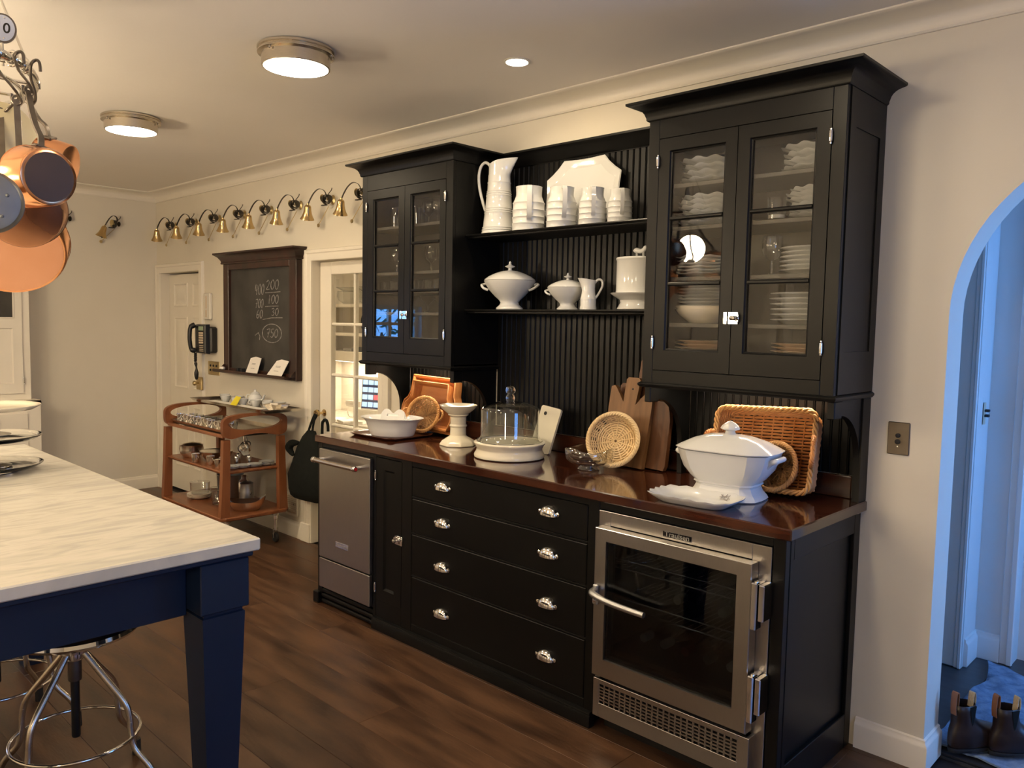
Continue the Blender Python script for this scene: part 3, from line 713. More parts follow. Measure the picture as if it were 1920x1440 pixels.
B().tube(catmull([(-.045, 0, .318), (-.062, 0, .346), (-.085, 0, .355), (-.108, 0, .335), (-.118, 0, .29), (-.112, 0, .23), (-.095, 0, .17), (-.078, 0, .125), (-.069, 0, .105)], 6), [.0075] * 55, 10).o('handle', 'porcelain', t, ang=60)
# four graduated mugs
mp = [(.070, 0), (.0765, .003), (.0765, .030), (.0795, .034), (.0755, .038), (.0760, .060), (.0790, .064), (.0750, .068), (.0760, .092), (.0788, .096), (.0745, .100), (.0740, .125), (.0765, .130), (.0725, .135), (.0665, .150), (.0615, .162), (.0605, .172), (.0615, .200), (.0625, .206), (.0600, .207), (.0585, .200), (.058, .165), (.070, .130), (.072, .01), (0, .008)]
def mug(x, k, lab, a):
    t = thing('mug', lab, 'mug', (x, -.160, S1), a, 'graduated white mugs on the upper shelf'); t.scale = (k, k, k)
    B().lathe([(0, 0)] + mp, 36).o('body', 'porcelain', t, ang=50)
    pts = catmull([(.058, 0, .196), (.078, 0, .200), (.096, 0, .186), (.104, 0, .155), (.102, 0, .11), (.092, 0, .07), (.076, 0, .050)], 5)
    B().band(pts, (0, .022, 0), .010).o('handle', 'porcelain', t, ang=60)
mug(-1.548, 1.0, 'largest white banded mug on the upper shelf, next to the tall pitcher', -.80)
mug(-1.345, .89, 'second largest white banded mug on the upper shelf', -.72)
mug(-1.168, .79, 'third largest white banded mug on the upper shelf', -.85)
mug(-1.020, .69, 'smallest white banded mug on the upper shelf', -.80)
# octagonal platter leaning on the back
def octa(w, h, cw, ch, y, k=1.0, sub=3):
    P = [(w - cw, h), (-(w - cw), h), (-w, h - ch), (-w, -(h - ch)), (-(w - cw), -h), (w - cw, -h), (w, -(h - ch)), (w, h - ch)]; out = []
    for i in range(8):
        a, b = P[i], P[(i + 1) % 8]
        for j in range(sub):
            f = j / sub; bow = -.006 * math.sin(PI * f) * k
            x, z = a[0] + (b[0] - a[0]) * f, a[1] + (b[1] - a[1]) * f
            l = math.hypot(x, z); out.append((x + x / l * bow, y, z + z / l * bow))
    return out
t = tag(B().loft([octa(.215, .163, .10, .082, .0), octa(.2185, .166, .10, .082, -.006), octa(.214, .162, .098, .080, -.010), octa(.19, .138, .088, .070, -.004), octa(.163, .112, .078, .062, .006), octa(.152, .102, .072, .056, .012), octa(.05, .035, .024, .018, .013), octa(.05, .035, .024, .018, .018), octa(.15, .10, .072, .056, .018), octa(.19, .14, .088, .07, .006)]).o('platter', 'porcelain', ang=50),
        'large white octagonal platter leaning behind the mugs on the upper shelf', 'platter')
t.location = (-1.322, -.044, S1 + .167); t.rotation_euler = (-.08, 0, 0)

def tureen(name, lab, loc, k, kz, rot, group):
    t = thing(name, lab, 'tureen', loc, rot, group); t.scale = (k, k, kz)
    B().lathe([(0, 0), (.064, 0), (.067, .003), (.066, .010), (.058, .016), (.048, .026), (.045, .036), (.052, .046), (.075, .066), (.100, .092), (.118, .118), (.127, .136), (.1285, .140), (.124, .141), (.112, .115), (0, .06)], 40, sx=1, sy=.86).o('bowl', 'porcelain', t, ang=50)
    ld = B().lathe([(0, .139), (.124, .1415), (.127, .144), (.124, .148), (.105, .162), (.075, .176), (.045, .186), (.022, .190), (.0, .190)], 40, sx=1, sy=.86).o('lid', 'porcelain', t, ang=50)
    B().lathe([(0, .189), (.012, .189), (.008, .197), (.009, .202), (.024, .208), (.025, .211), (.012, .216), (.006, .222), (.007, .228), (.003, .234), (0, .236)], 20).o('finial', 'porcelain', ld, ang=50)
    for s in (-1, 1):
        B().tube(catmull([(s * .110, .022, .120), (s * .130, .02, .126), (s * .143, .008, .122), (s * .143, -.008, .118), (s * .128, -.02, .104), (s * .105, -.018, .095)], 5), .0065, 8).o('handle', 'porcelain', t, ang=60)
    return t
tureen('lidded_tureen', 'large white footed tureen with lid on the lower open shelf', (-1.690, -.132, S2), 1.0, 1.0, .45, 'white lidded tureens on the lower shelf')
tureen('lidded_tureen', 'small white footed tureen with lid on the lower open shelf', (-1.325, -.128, S2), .74, .72, .40, 'white lidded tureens on the lower shelf')
# creamer jug
t = thing('creamer', 'small white creamer jug beside the small tureen', 'jug', (-1.178, -.160, S2), .6)
rings = []
for r, z, sp in ((.034, 0, 0), (.037, .002, 0), (.0365, .012, 0), (.0345, .02, 0), (.035, .045, 0), (.0355, .049, 0), (.034, .052, 0), (.030, .075, 0), (.029, .085, 0), (.0295, .088, 0), (.0285, .092, .002), (.030, .115, .008), (.034, .134, .016), (.031, .133, .014), (.026, .1, .0), (.028, .02, 0)):
    rings.append([((r + (sp if math.cos(2 * PI * j / 28 - PI) > .3 else 0) * max(math.cos(2 * PI * j / 28 - PI), 0)) * math.cos(2 * PI * j / 28), r * math.sin(2 * PI * j / 28), z + sp * .35 * -math.cos(2 * PI * j / 28)) for j in range(28)])
B().loft(rings).o('body', 'porcelain', t, ang=50)
B().tube(catmull([(.026, 0, .118), (.042, 0, .134), (.058, 0, .128), (.060, 0, .105), (.048, 0, .078), (.032, 0, .052)], 5), .0052, 8).o('handle', 'porcelain', t, ang=60)
# cheese keeper: straight-sided lidded crock on a footed plate
t = thing('cheese_keeper', 'white straight-sided cheese bell with figural knob on a footed plate', 'dish', (-.930, -.130, S2))
B().lathe([(0, 0), (.088, 0), (.092, .004), (.088, .012), (.078, .030), (.080, .042), (.104, .056), (.118, .066), (.121, .070), (.117, .071), (.098, .064), (0, .062)], 40).o('footed_plate', 'porcelain', t, ang=50)
bl = B().lathe([(0, .066), (.098, .066), (.100, .07), (.0975, .08), (.097, .205), (.099, .208), (.101, .213), (.099, .218), (.092, .220), (0, .224)], 40).o('bell', 'porcelain', t, ang=50)
b = B(); b.tube(catmull([(-.028, 0, .244), (-.02, 0, .252), (0, 0, .247), (.018, 0, .252), (.026, 0, .262), (.034, 0, .256)], 4), [.006, .009, .010, .011, .011, .011, .011, .0105, .010, .010, .010, .010, .010, .0095, .009, .009, .009, .008, .007, .006, .004], 8)
for x in (-.018, .016): b.tube([(x, 0, .247), (x - .002, .004, .222)], .005, 6)
b.o('knob', 'porcelain', bl, ang=60)

# ================================================================== PLATE STACKS AND GLASSES IN THE CABINETS
ORD = ('', 'top', 'second', 'third', 'fourth', 'fifth', 'sixth', 'seventh', 'eighth', 'ninth', 'tenth')
PM = {}
def plate_mesh(kind):
    if kind in PM: return PM[kind]
    if kind == 'scallop':
        fn = lambda a, r, z: 1 + (.026 * math.cos(12 * a) if r > .09 else 0)
        prof = [(0, 0), (.060, 0), (.064, .003), (.095, .011), (.119, .0185), (.120, .0196), (.117, .0202), (.09, .013), (.06, .006), (0, .005)]
        b = B(); rings = []
        for r, z in prof: rings.append([(r * fn(a, r, z) * math.cos(a), r * fn(a, r, z) * math.sin(a), z + (.0036 * math.cos(12 * a) * (r / .12) ** 2 if r > .09 else 0)) for a in (2 * PI * j / 72 for j in range(72))])
        b.loft(rings)
    elif kind == 'octagon':
        b = B(); rings = []
        for r, z in [(.001, 0), (.070, 0), (.074, .003), (.105, .0115), (.124, .0155), (.125, .0165), (.122, .0172), (.09, .010), (.07, .005), (.001, .004)]:
            rings.append([(r * k * math.cos(a), r * k * math.sin(a), z + (.004 * (k - 1) * 12 if r > .1 else 0)) for a, k in ((2 * PI * j / 48, 1 / math.cos(((2 * PI * j / 48) % (PI / 4)) - PI / 8) * .965) for j in range(48))])
        b.loft(rings)
    elif kind == 'beaded':
        fn = lambda a, r, z: 1 + (.012 * math.cos(36 * a) if r > .1 else 0)
        b = B().lathe([(0, 0), (.066, 0), (.07, .003), (.098, .013), (.112, .015), (.114, .018), (.110, .019), (.09, .012), (.066, .006), (0, .005)], 144, fn=fn)
    elif kind == 'bowl':
        b = B().lathe([(0, 0), (.07, 0), (.075, .004), (.112, .030), (.128, .052), (.129, .054), (.125, .053), (.10, .026), (0, .008)], 48)
    else:
        b = B().lathe([(0, 0), (.072, 0), (.076, .003), (.108, .0125), (.124, .0155), (.126, .0165), (.123, .0172), (.098, .012), (.07, .005), (0, .004)], 48)
    PM[kind] = b; return b
PMO = {}
def stack(kind, m, n, x, y, z, step, where, k=1.0, jit=0.0, word=None):
    rr = random.Random(n * 7 + int(z * 100))
    for i in range(n):
        if (kind, m) not in PMO: PMO[(kind, m)] = plate_mesh(kind).o('dinner_plate', m, ang=50); o = PMO[(kind, m)]
        else: o = PMO[(kind, m)].copy(); COL.objects.link(o)
        o.location = (x + rr.uniform(-jit, jit), y + rr.uniform(-jit, jit), z + .0006 + step * i); o.rotation_euler = (0, 0, rr.uniform(0, 6) if jit else .1 * i); o.scale = (k, k, k if kind != 'bowl' else 1)
        fam = word or {'scallop': 'scalloped white plate', 'octagon': 'eight-sided white plate', 'beaded': 'beaded-rim white plate', 'bowl': 'deep white soup plate', 'plain': 'plain white plate'}[kind]
        tag(o, '%s %s of the stack %s' % ('top' if i == n - 1 else ('bottom' if i == 0 else ORD[n - i] + ' from top'), fam, where), 'plate', 'plate stack ' + where)
PX, PX2, PY = -.578, -.172, -.160
stack('scallop', 'porcelain', 4, PX, PY, 2.066, .024, 'on the top shelf, left door', 1.05, .006)
stack('scallop', 'porcelain', 6, PX + .01, PY, 1.905, .019, 'on the second shelf, left door', 1.08, .008)
stack('octagon', 'porcelain', 6, PX, PY, 1.715, .0125, 'on the third shelf, left door', 1.02, 0)
stack('bowl', 'stoneware', 2, PX, PY, 1.540, .012, 'under the fourth shelf plates, left door', 1.0, 0)
stack('plain', 'porcelain', 7, PX, PY, 1.5925, .0125, 'on the fourth shelf, left door', 1.0, .002)
stack('plain', 'tan_plate', 3, PX, PY, 1.430, .0135, 'on the cabinet floor, left door', 1.0, .002, 'tan plate')
stack('scallop', 'porcelain', 4, PX2, PY, 2.066, .024, 'on the top shelf, right door', 1.0, .006)
stack('scallop', 'porcelain', 6, PX2 + .02, PY - .01, 1.905, .018, 'on the second shelf, right door', .88, .008)
stack('beaded', 'porcelain', 6, PX2 + .005, PY - .01, 1.715, .0155, 'on the third shelf, right door', .98, .004)
stack('beaded', 'porcelain', 6, PX2 - .015, PY - .01, 1.540, .0185, 'on the fourth shelf, right door', 1.06, .003)
stack('plain', 'tan_plate', 3, PX2 + .0, PY - .01, 1.430, .0135, 'on the cabinet floor, right door', 1.0, .002, 'tan plate')
# candle in a glass and a wine glass behind the right door
t = thing('candle_glass', 'cream candle in a clear tumbler on the second cabinet shelf', 'candle', (-.268, -.258, 1.906))
B().lathe([(.028, 0), (.030, .002), (.033, .075), (.034, .076), (.032, .076)], 24, cap1=False).o('tumbler', 'ware_glass', t)
B().lathe([(0, .004), (.028, .004), (.0285, .016), (0, .017)], 24).o('wax', 'creamware', t)
t = thing('wine_glass', 'clear round wine glass on the third cabinet shelf beside the beaded plates', 'glass', (-.290, -.235, 1.716))
B().lathe([(.030, 0), (.030, .002), (.004, .006), (.0035, .05), (.02, .058), (.034, .08), (.037, .105), (.033, .135), (.031, .137)], 28, cap1=False).o('bowl', 'ware_glass', t)
GL = {}
def glass(kind, x, y, z, lab):
    prof = {'tumbler': [(.028, 0), (.030, .002), (.033, .05), (.036, .11), (.0365, .112), (.034, .111)], 'small': [(.024, 0), (.026, .002), (.029, .05), (.0295, .052), (.0275, .051)],
            'goblet': [(.034, 0), (.034, .002), (.006, .008), (.005, .045), (.012, .052), (.030, .068), (.036, .095), (.034, .130), (.0335, .131), (.032, .130)],
            'coupe': [(.034, 0), (.034, .002), (.005, .008), (.0045, .038), (.011, .044), (.014, .05), (.035, .066), (.046, .086), (.0465, .087), (.0445, .087)],
            'flute': [(.030, 0), (.030, .002), (.005, .007), (.0045, .07), (.016, .085), (.024, .12), (.026, .17), (.0265, .172), (.0245, .171)]}[kind]
    t = thing('%s_glass' % ('stemmed' if kind in ('goblet', 'coupe', 'flute') else 'drinking'), lab, 'glass', (x, y, z + .0005), 0, 'glassware behind the doors of the left cabinet')
    if kind not in GL: GL[kind] = B().lathe(prof, 28, cap1=False, fn=(lambda a, r, z: 1 + .02 * math.cos(14 * a)) if kind == 'tumbler' else None).o('vessel', 'ware_glass', t); o = GL[kind]
    else: o = GL[kind].copy(); COL.objects.link(o); o.parent = t
for i, (x, y) in enumerate(((-2.50, -.20), (-2.41, -.22), (-2.345, -.17))): glass('tumbler', x, y, 2.030, 'cut-glass tumbler on the top shelf of the glassware cabinet, %s of three' % ('left', 'middle', 'right')[i])
for i, (x, y) in enumerate(((-2.225, -.20), (-2.14, -.21), (-2.055, -.19), (-1.97, -.2))): glass('goblet', x, y, 2.030, 'stemmed goblet on the top shelf of the glassware cabinet, %s of four' % ('first', 'second', 'third', 'last')[i])
for i, x in enumerate((-2.49, -2.40, -2.20, -2.10)): glass('goblet', x, -.20, 1.787, 'stemmed goblet on the second shelf of the glassware cabinet, %s of four' % ('first', 'second', 'third', 'last')[i])
for i, x in enumerate((-2.55, -2.47, -2.38, -2.26, -2.18, -2.10)): glass('small', x, -.235, 1.690, 'small low tumbler on the third shelf of the glassware cabinet, %s of six' % ORD[i + 1].replace('top', 'first'))
for i, x in enumerate((-2.20, -2.09)): glass('coupe', x, -.22, 1.575, 'coupe glass on the fourth shelf of the glassware cabinet, %s one' % ('left', 'right')[i])
for i, x in enumerate((-2.46, -2.38)): glass('coupe', x, -.20, 1.575, 'coupe glass behind the left door of the glassware cabinet, %s one' % ('left', 'right')[i])
# ================================================================== THINGS ON THE WORKTOP
# dark serving tray with lifted corners
rings = []
def trayring(w, h, z, lift, n=6):
    out = []
    for x, y in rrect(w, h, .03, n): out.append((x, y, z + lift * (abs(x) / (w / 2) * abs(y) / (h / 2)) ** 6))
    return out
t = tag(B().loft([trayring(.33, .27, 0, .0), trayring(.36, .30, .004, .018), trayring(.365, .305, .007, .02), trayring(.355, .295, .008, .018), trayring(.32, .26, .005, .002)]).o('serving_tray', 'dark_tray', ang=40), 'dark red-brown wooden tray under the oval white bowl', 'tray')
t.location = (-2.372, -.322, CT); t.rotation_euler = (0, 0, .03)
# oval white bowl holding a white slotted insert
t = thing('oval_bowl', 'oval white bowl with flared rim at the left end of the worktop', 'bowl', (-2.335, -.345, CT + .0062), .42)
B().lathe([(0, 0), (.105, 0), (.112, .003), (.118, .010), (.128, .040), (.138, .072), (.150, .088), (.165, .096), (.167, .0985), (.162, .100), (.146, .093), (.132, .075), (.120, .03), (.10, .012), (0, .010)], 48, sx=1.06, sy=.74).o('body', 'porcelain', t, ang=50)
top = [(-.072, 0), (-.070, .045)] + [(x, .062 + .020 * math.cos((abs(x) - .038) / .038 * PI / 1.6)) for x in (-.062, -.052, -.04, -.028, -.016, -.006, .006, .016, .028, .04, .052, .062)] + [(.070, .045), (.072, 0)]
outer = [(x, z) for x, z in top]
b = B(); n_ = len(outer)
slot = [(-.034, .042), (-.034, .055), (.034, .055), (.034, .042)]
# slab with a real slot: four strips around it, sharing edges
for poly in ([(-.072, 0), (-.070, .042), (.070, .042), (.072, 0)], [(-.070, .042), (-.0695, .055), (-.034, .055), (-.034, .042)], [(.034, .042), (.034, .055), (.0695, .055), (.070, .042)], [(-.0695, .055)] + outer[2:-2] + [(.0695, .055)]):
    b.prism(poly, -.006, .006, 'xz')
ob = tag(b.o('slotted_drainer', 'porcelain', ang=30), 'white two-humped slotted ceramic piece standing in the oval bowl', 'drainer')
ob.location = (-2.335, -.345, CT + .066); ob.rotation_euler = (-.25, 0, .42)
# nested shaped wooden trays leaning on the back
def shaped(k, e):
    P = [(-.175, .29), (.175, .29), (.182, .20), (.200, .165), (.228, .145), (.240, .11), (.238, .06), (.225, .02), (.215, 0), (-.215, 0), (-.225, .02), (-.238, .06), (-.240, .11), (-.228, .145), (-.200, .165), (-.182, .20)]
    return [(x * k - math.copysign(e, x), (z - .145) * k + (e if z < .1 else -e if z > .2 else 0)) for x, z in P]
def leaning_tray(lab, k, loc, rot, group):
    t = thing('wooden_tray', lab, 'tray', loc, rot, group)
    R = lambda e, d, kk=k: [(x, d, z) for x, z in shaped(kk, e)]
    B().loft([R(.012, .0), R(.0, -.055), R(-.004, -.060), R(.004, -.063), R(.010, -.058), R(.020, -.010)]).o('tray_body', 'cherry_tray', t, ang=35)
    b = B(); b.tube([(x, -.062, z) for x, z in shaped(k, -.002)], .0045, 6, True); b.o('rolled_rim', 'cherry_tray', t, ang=60)
leaning_tray('larger shaped orange wooden tray leaning on the beadboard behind the oval bowl', 1.0, (-2.305, -.045, CT + .156), (-.16, .02, 0), 'nested shaped wooden trays')
leaning_tray('smaller shaped orange wooden tray nested inside the larger one', .84, (-2.300, -.070, CT + .150), (-.16, .02, 0), 'nested shaped wooden trays')

def braid(b, path, r, amp, turns, strands=3, closed=True, n=6):
    path = [V(p) for p in path]; m = len(path)
    for s in range(strands):
        pts = []
        for i in range(m if closed else m):
            p = path[i]; d = (path[(i + 1) % m] - path[i - 1]) if closed else (path[min(i + 1, m - 1)] - path[max(i - 1, 0)])
            d.normalize(); u = d.cross(V((0, 0, 1))); u = u.normalized() if u.length > .1 else d.orthogonal().normalized(); w_ = u.cross(d)
            a = 2 * PI * (turns * i / m + s / strands); pts.append(p + u * math.cos(a) * amp + w_ * math.sin(a) * amp)
        b.tube(pts, r, n, closed)
def circ(r, z, n, sy=1): return [(r * math.cos(2 * PI * i / n), r * sy * math.sin(2 * PI * i / n), z) for i in range(n)]
def round_basket(name, lab, loc, rot, r0, r1, h, m, rim, group=None, rows=9, spokes=16, amp=.003, sr=.0032):
    """bowl-shaped woven basket: base coil, spokes, woven wall rows, braided rim; opening along local +z"""
    t = thing(name, lab, 'basket', loc, rot, group)
    b = B()
    for k in range(1, 9):
        r = r0 * k / 8.5; n = 2 * spokes
        b.tube([(r * math.cos(2 * PI * i / n), r * math.sin(2 * PI * i / n), .004 + (.0022 if (i + k) % 2 else -.0008)) for i in range(n)], r0 / 17 * .92, 5, True)
    b.o('base_weave', m, t, ang=60, kind='stuff')
    b = B()
    for k in range(rows):
        f = (k + .5) / rows; r = r0 + (r1 - r0) * f ** .75; z = .004 + h * f; n = 2 * spokes
        b.tube([((r + (amp if (i + k) % 2 else -amp)) * math.cos(2 * PI * i / n), (r + (amp if (i + k) % 2 else -amp)) * math.sin(2 * PI * i / n), z) for i in range(n)], h / rows * .50, 5, True)
    b.o('wall_weave', m, t, ang=60, kind='stuff')
    b = B()
    for i in range(spokes):
        a = 2 * PI * (i + .5) / spokes
        b.tube([(r * math.cos(a), r * math.sin(a), z) for r, z in ((.006, .007), (r0 * .5, .007), (r0, .006), (r0 + (r1 - r0) * .6, h * .5), (r1, h))], sr * .8, 5)
    b.o('spokes', m, t, ang=60, kind='stuff')
    b = B(); braid(b, circ(r1 + .002, h + .004, 96), sr * 1.15, sr * 1.3, 18); b.o('rim', rim, t, ang=60)
    return t
t = round_basket('wicker_basket', 'small brown wicker basket with handles propped in front of the wooden trays', (-2.285, -.143, CT + .098), (PI / 2 - .34, 0, .35), .062, .092, .050, 'wicker_brown', 'wicker_gold', rows=7, sr=.0045)
for s in (-1, 1):
    b = B(); braid(b, catmull([(s * .090, -.03, .05), (s * .115, -.022, .058), (s * .124, 0, .062), (s * .115, .022, .058), (s * .090, .03, .05)], 6), .0032, .0036, 5, 2, False); b.o('handle', 'wicker_gold', t, ang=60)
# cream pedestal compote with an eight-sided foot
t = thing('compote', 'cream pedestal dish with thick ringed column and faceted foot', 'compote', (-1.905, -.262, CT), .2)
oc = lambda a, r, z: (1 / math.cos((a % (PI / 4)) - PI / 8) * .96) if z < .034 else 1
B().lathe([(0, 0), (.088, 0), (.090, .003), (.089, .008), (.078, .024), (.060, .036), (.048, .042), (.0405, .050), (.0395, .090), (.043, .094), (.0445, .098), (.043, .102), (.0395, .106), (.0395, .142), (.046, .148), (.052, .152), (.050, .156), (.060, .164), (.082, .182), (.094, .198), (.0955, .201), (.092, .202), (.070, .186), (.03, .176), (0, .174)], 64, fn=oc).o('pedestal_body', 'creamware', t, ang=40)
# cake stand with glass dome
t = thing('cake_stand', 'wide white ceramic cake base under the glass dome', 'cake stand', (-1.491, -.318, CT))
B().lathe([(0, 0), (.150, 0), (.162, .004), (.1635, .012), (.160, .020), (.1535, .030), (.153, .034), (.1515, .038), (.152, .042), (.1555, .050), (.161, .060), (.1645, .064), (.165, .069), (.161, .073), (.152, .0745), (.150, .071), (.13, .070), (0, .070)], 64).o('base', 'creamware', t, ang=50)
t = thing('cake_dome', 'clear glass cake dome with knob on the white cake base', 'dome', (-1.491, -.318, CT + .0745))
dome = [(.150, 0), (.151, .002), (.144, .010), (.136, .018), (.1335, .026), (.1335, .140), (.131, .150), (.122, .158), (.090, .170), (.050, .179), (.016, .182)]
B().lathe(dome, 64, cap0=False, cap1=False).o('shell', 'dome_glass', t, ang=60)
B().tube(circ(.1505, .003, 64), .003, 8, True).o('lip', 'glass', t, ang=60)
B().lathe([(0, .181), (.017, .181), (.019, .186), (.0215, .197), (.020, .206), (.015, .211), (.014, .216), (.0205, .222), (.0235, .232), (.021, .243), (.012, .250), (0, .252)], 32).o('knob', 'glass', t, ang=60)
# white marble board leaning behind the dome
pts = rrect(.128, .222, .012, 4)
t = thing('white_board', 'small white cutting board with a hole leaning behind the glass dome', 'cutting board', (-1.458, -.105, CT + .111), (-.28, .10, -.05))
b = B(); hole = [(.038 + .009 * math.cos(2 * PI * j / 24), .085 + .009 * math.sin(2 * PI * j / 24)) for j in range(24)]
B().prism(pts, -.006, .006, 'xz').o('slab', 'creamware', t, ang=30)
B().prism([(x - .065, z - .01) for x, z in hole], -.0075, -.0055, 'xz').o('hanging_hole', 'black_plastic', t, ang=30)
# heavy footed glass bowl
t = thing('glass_bowl', 'thick footed clear glass bowl with wavy rim', 'bowl', (-1.050, -.288, CT), .3)
b = B(); rings = []
for r, z, wv in ((.044, 0, 0), (.047, .003, 0), (.044, .008, 0), (.036, .014, 0), (.040, .020, 0), (.080, .030, 0), (.097, .045, .1), (.101, .065, .5), (.103, .088, 1), (.100, .091, 1), (.094, .086, 1), (.086, .06, .5), (.07, .043, 0), (.03, .036, 0)):
    rings.append([(r * math.cos(a), r * math.sin(a), z + wv * .008 * math.cos(3 * a)) for a in (2 * PI * j / 60 for j in range(60))])
b.loft(rings).o('body', 'bowl_glass', t, ang=60)
# round willow basket leaning on the boards
t = round_basket('willow_basket', 'round pale willow bowl basket leaning on the cutting boards', (-.990, -.178, CT + .116), (PI / 2 - .30, 0, .26), .088, .110, .042, 'wicker_pale', 'wicker_pale', rows=8, spokes=14, sr=.0045)
B().tube(circ(.117, .046, 64), .0055, 8, True).o('outer_hoop', 'wicker_pale', t, ang=60)

# cutting boards, three deep
def board(name, lab, poly, th, loc, rot, m, holes=()):
    t = thing(name, lab, 'cutting board', loc, rot, 'wooden cutting boards under the right cabinet')
    B().prism(poly, 0, -th, 'xz').o('slab', m, t, ang=25)
    for h in holes:
        B().prism(h, -th - .0008, -th + .001, 'xz').o('slot', 'rubber', t, ang=25)
    return t
cr = [(-.100, 0), (.100, 0), (.112, .25), (.112, .335), (.104, .345), (.092, .342), (.028, .268), (.040, .375), (.032, .385), (-.022, .385), (-.032, .375), (-.036, .275), (-.080, .335), (-.092, .345), (-.108, .338), (-.112, .25)]
t = board('cutting_board', 'brown wooden cutting board with a three-lobed crown top behind the round basket', cr, .022, (-.985, -.114, CT + .004), (-.13, .02, .0), 'walnut', ([(x * .004 + .006, .335 + z * .004) for x, z in ((-1, -1), (1, -1), (1, 1), (-1, 1))],))
P = [(-.115, 0), (.115, 0), (.118, .34), (.108, .352), (.046, .352), (.030, .372), (.026, .452), (.018, .462), (.0, .466), (-.016, .462), (-.022, .452), (-.026, .372), (-.04, .352), (-.106, .352), (-.118, .34)]
board('cutting_board', 'dark wooden cutting board with tall paddle handle, rearmost of the three', P, .018, (-.962, -.060, CT + .004), (-.10, .02, 0), 'walnut_dark')
P = [(-.085, 0), (.085, 0), (.092, .02), (.092, .215), (.085, .250), (.070, .290), (-.085, .290), (-.092, .27), (-.092, .02)]
t = board('cutting_board', 'red-brown wooden cutting board with cut corner, rightmost of the three', P, .025, (-.884, -.0815, CT + .006), (-.100, .03, 0), 'walnut_dark')
# big lidded tureen
def rectring(w, d, z, cut=.30, sub=3):
    cx, cy = w * cut, d * cut * 1.15; P = [(w - cx, d), (-(w - cx), d), (-w, d - cy), (-w, -(d - cy)), (-(w - cx), -d), (w - cx, -d), (w, -(d - cy)), (w, d - cy)]; out = []
    for i in range(8):
        a, b_ = P[i], P[(i + 1) % 8]
        for j in range(sub):
            f = j / sub; k = 1 + (.05 if i % 2 == 0 else .02) * math.sin(PI * f)
            out.append(((a[0] + (b_[0] - a[0]) * f) * k, (a[1] + (b_[1] - a[1]) * f) * k, z))
    return out
t = thing('soup_tureen', 'big white faceted tureen with domed lid at the right end of the worktop', 'tureen', (-.380, -.318, CT), .10); t.scale = (1.05, 1.05, 1.0)
B().loft([rectring(.118, .088, 0), rectring(.121, .091, .004), rectring(.116, .087, .014), rectring(.104, .078, .030), rectring(.098, .073, .044), rectring(.099, .074, .050), rectring(.106, .079, .054), rectring(.103, .077, .059), rectring(.118, .088, .075), rectring(.138, .103, .105), rectring(.150, .112, .140), rectring(.156, .117, .165), rectring(.158, .118, .170), rectring(.152, .113, .171), rectring(.11, .085, .08)]).o('bowl', 'porcelain', t, ang=24)
ld = B().loft([rectring(.150, .112, .1715), rectring(.166, .122, .1735, .34), rectring(.167, .123, .177, .34), rectring(.150, .108, .188, .34), rectring(.115, .082, .208, .36), rectring(.075, .052, .222, .4), rectring(.03, .022, .228, .45), rectring(.012, .012, .2285, .5)]).o('lid', 'porcelain', t, ang=24)
B().lathe([(0, .227), (.020, .227), (.017, .234), (.0155, .240), (.031, .246), (.032, .249), (.027, .258), (.016, .268), (.006, .274), (0, .276)], 36, fn=lambda a, r, z: 1 + (.06 * math.cos(9 * a) if r > .012 and z > .242 else 0)).o('knob', 'porcelain', ld, ang=60)
for s in (-1, 1):
    b = B(); b.tube(catmull([(s * .142, -.034, .128), (s * .160, -.036, .146), (s * .176, -.034, .153), (s * .176, .034, .153), (s * .160, .036, .146), (s * .142, .034, .128)], 5), .010, 10); b.o('handle', 'porcelain', t, ang=60)
# scalloped platter in front of it
b = B(); rings = []
for kx, ky, z, sc in ((.120, .072, 0, 0), (.124, .076, .003, 0), (.150, .098, .020, .6), (.158, .104, .027, 1), (.159, .105, .030, 1), (.154, .101, .030, 1), (.132, .082, .016, .4), (.122, .074, .008, 0), (.05, .03, .007, 0)):
    ring = []
    for j in range(72):
        a = 2 * PI * j / 72; c, s_ = math.cos(a), math.sin(a); q = (abs(c) ** 4 + abs(s_) ** 4) ** -.25
        k = 1 + .022 * sc * math.cos(18 * a); ring.append((kx * c * q * k, ky * s_ * q * k, z + .002 * sc * math.cos(18 * a)))
    rings.append(ring)
t = thing('scalloped_platter', 'small white scalloped platter with a dark printed mark, at the worktop edge', 'platter', (-.400, -.506, CT), .06)
B().loft(rings).o('dish', 'porcelain', t, ang=50)
b = B()
for p in (((-.02, 0), (.02, .012)), ((-.018, .012), (.018, -.004)), ((-.004, -.008), (.004, .018)), ((.01, -.008), (.014, .016)), ((-.016, -.01), (.02, -.008)), ((-.014, -.006), (-.012, .014)), ((.002, -.012), (.012, -.014))):
    b.tube([(p[0][0], p[0][1], 0), (p[1][0], p[1][1], 0)], .0012, 5)
mk = b.o('printed_mark', 'ink', t, ang=0); mk.location = (.072, .078, .0170); mk.rotation_euler = (.55, 0, .1)

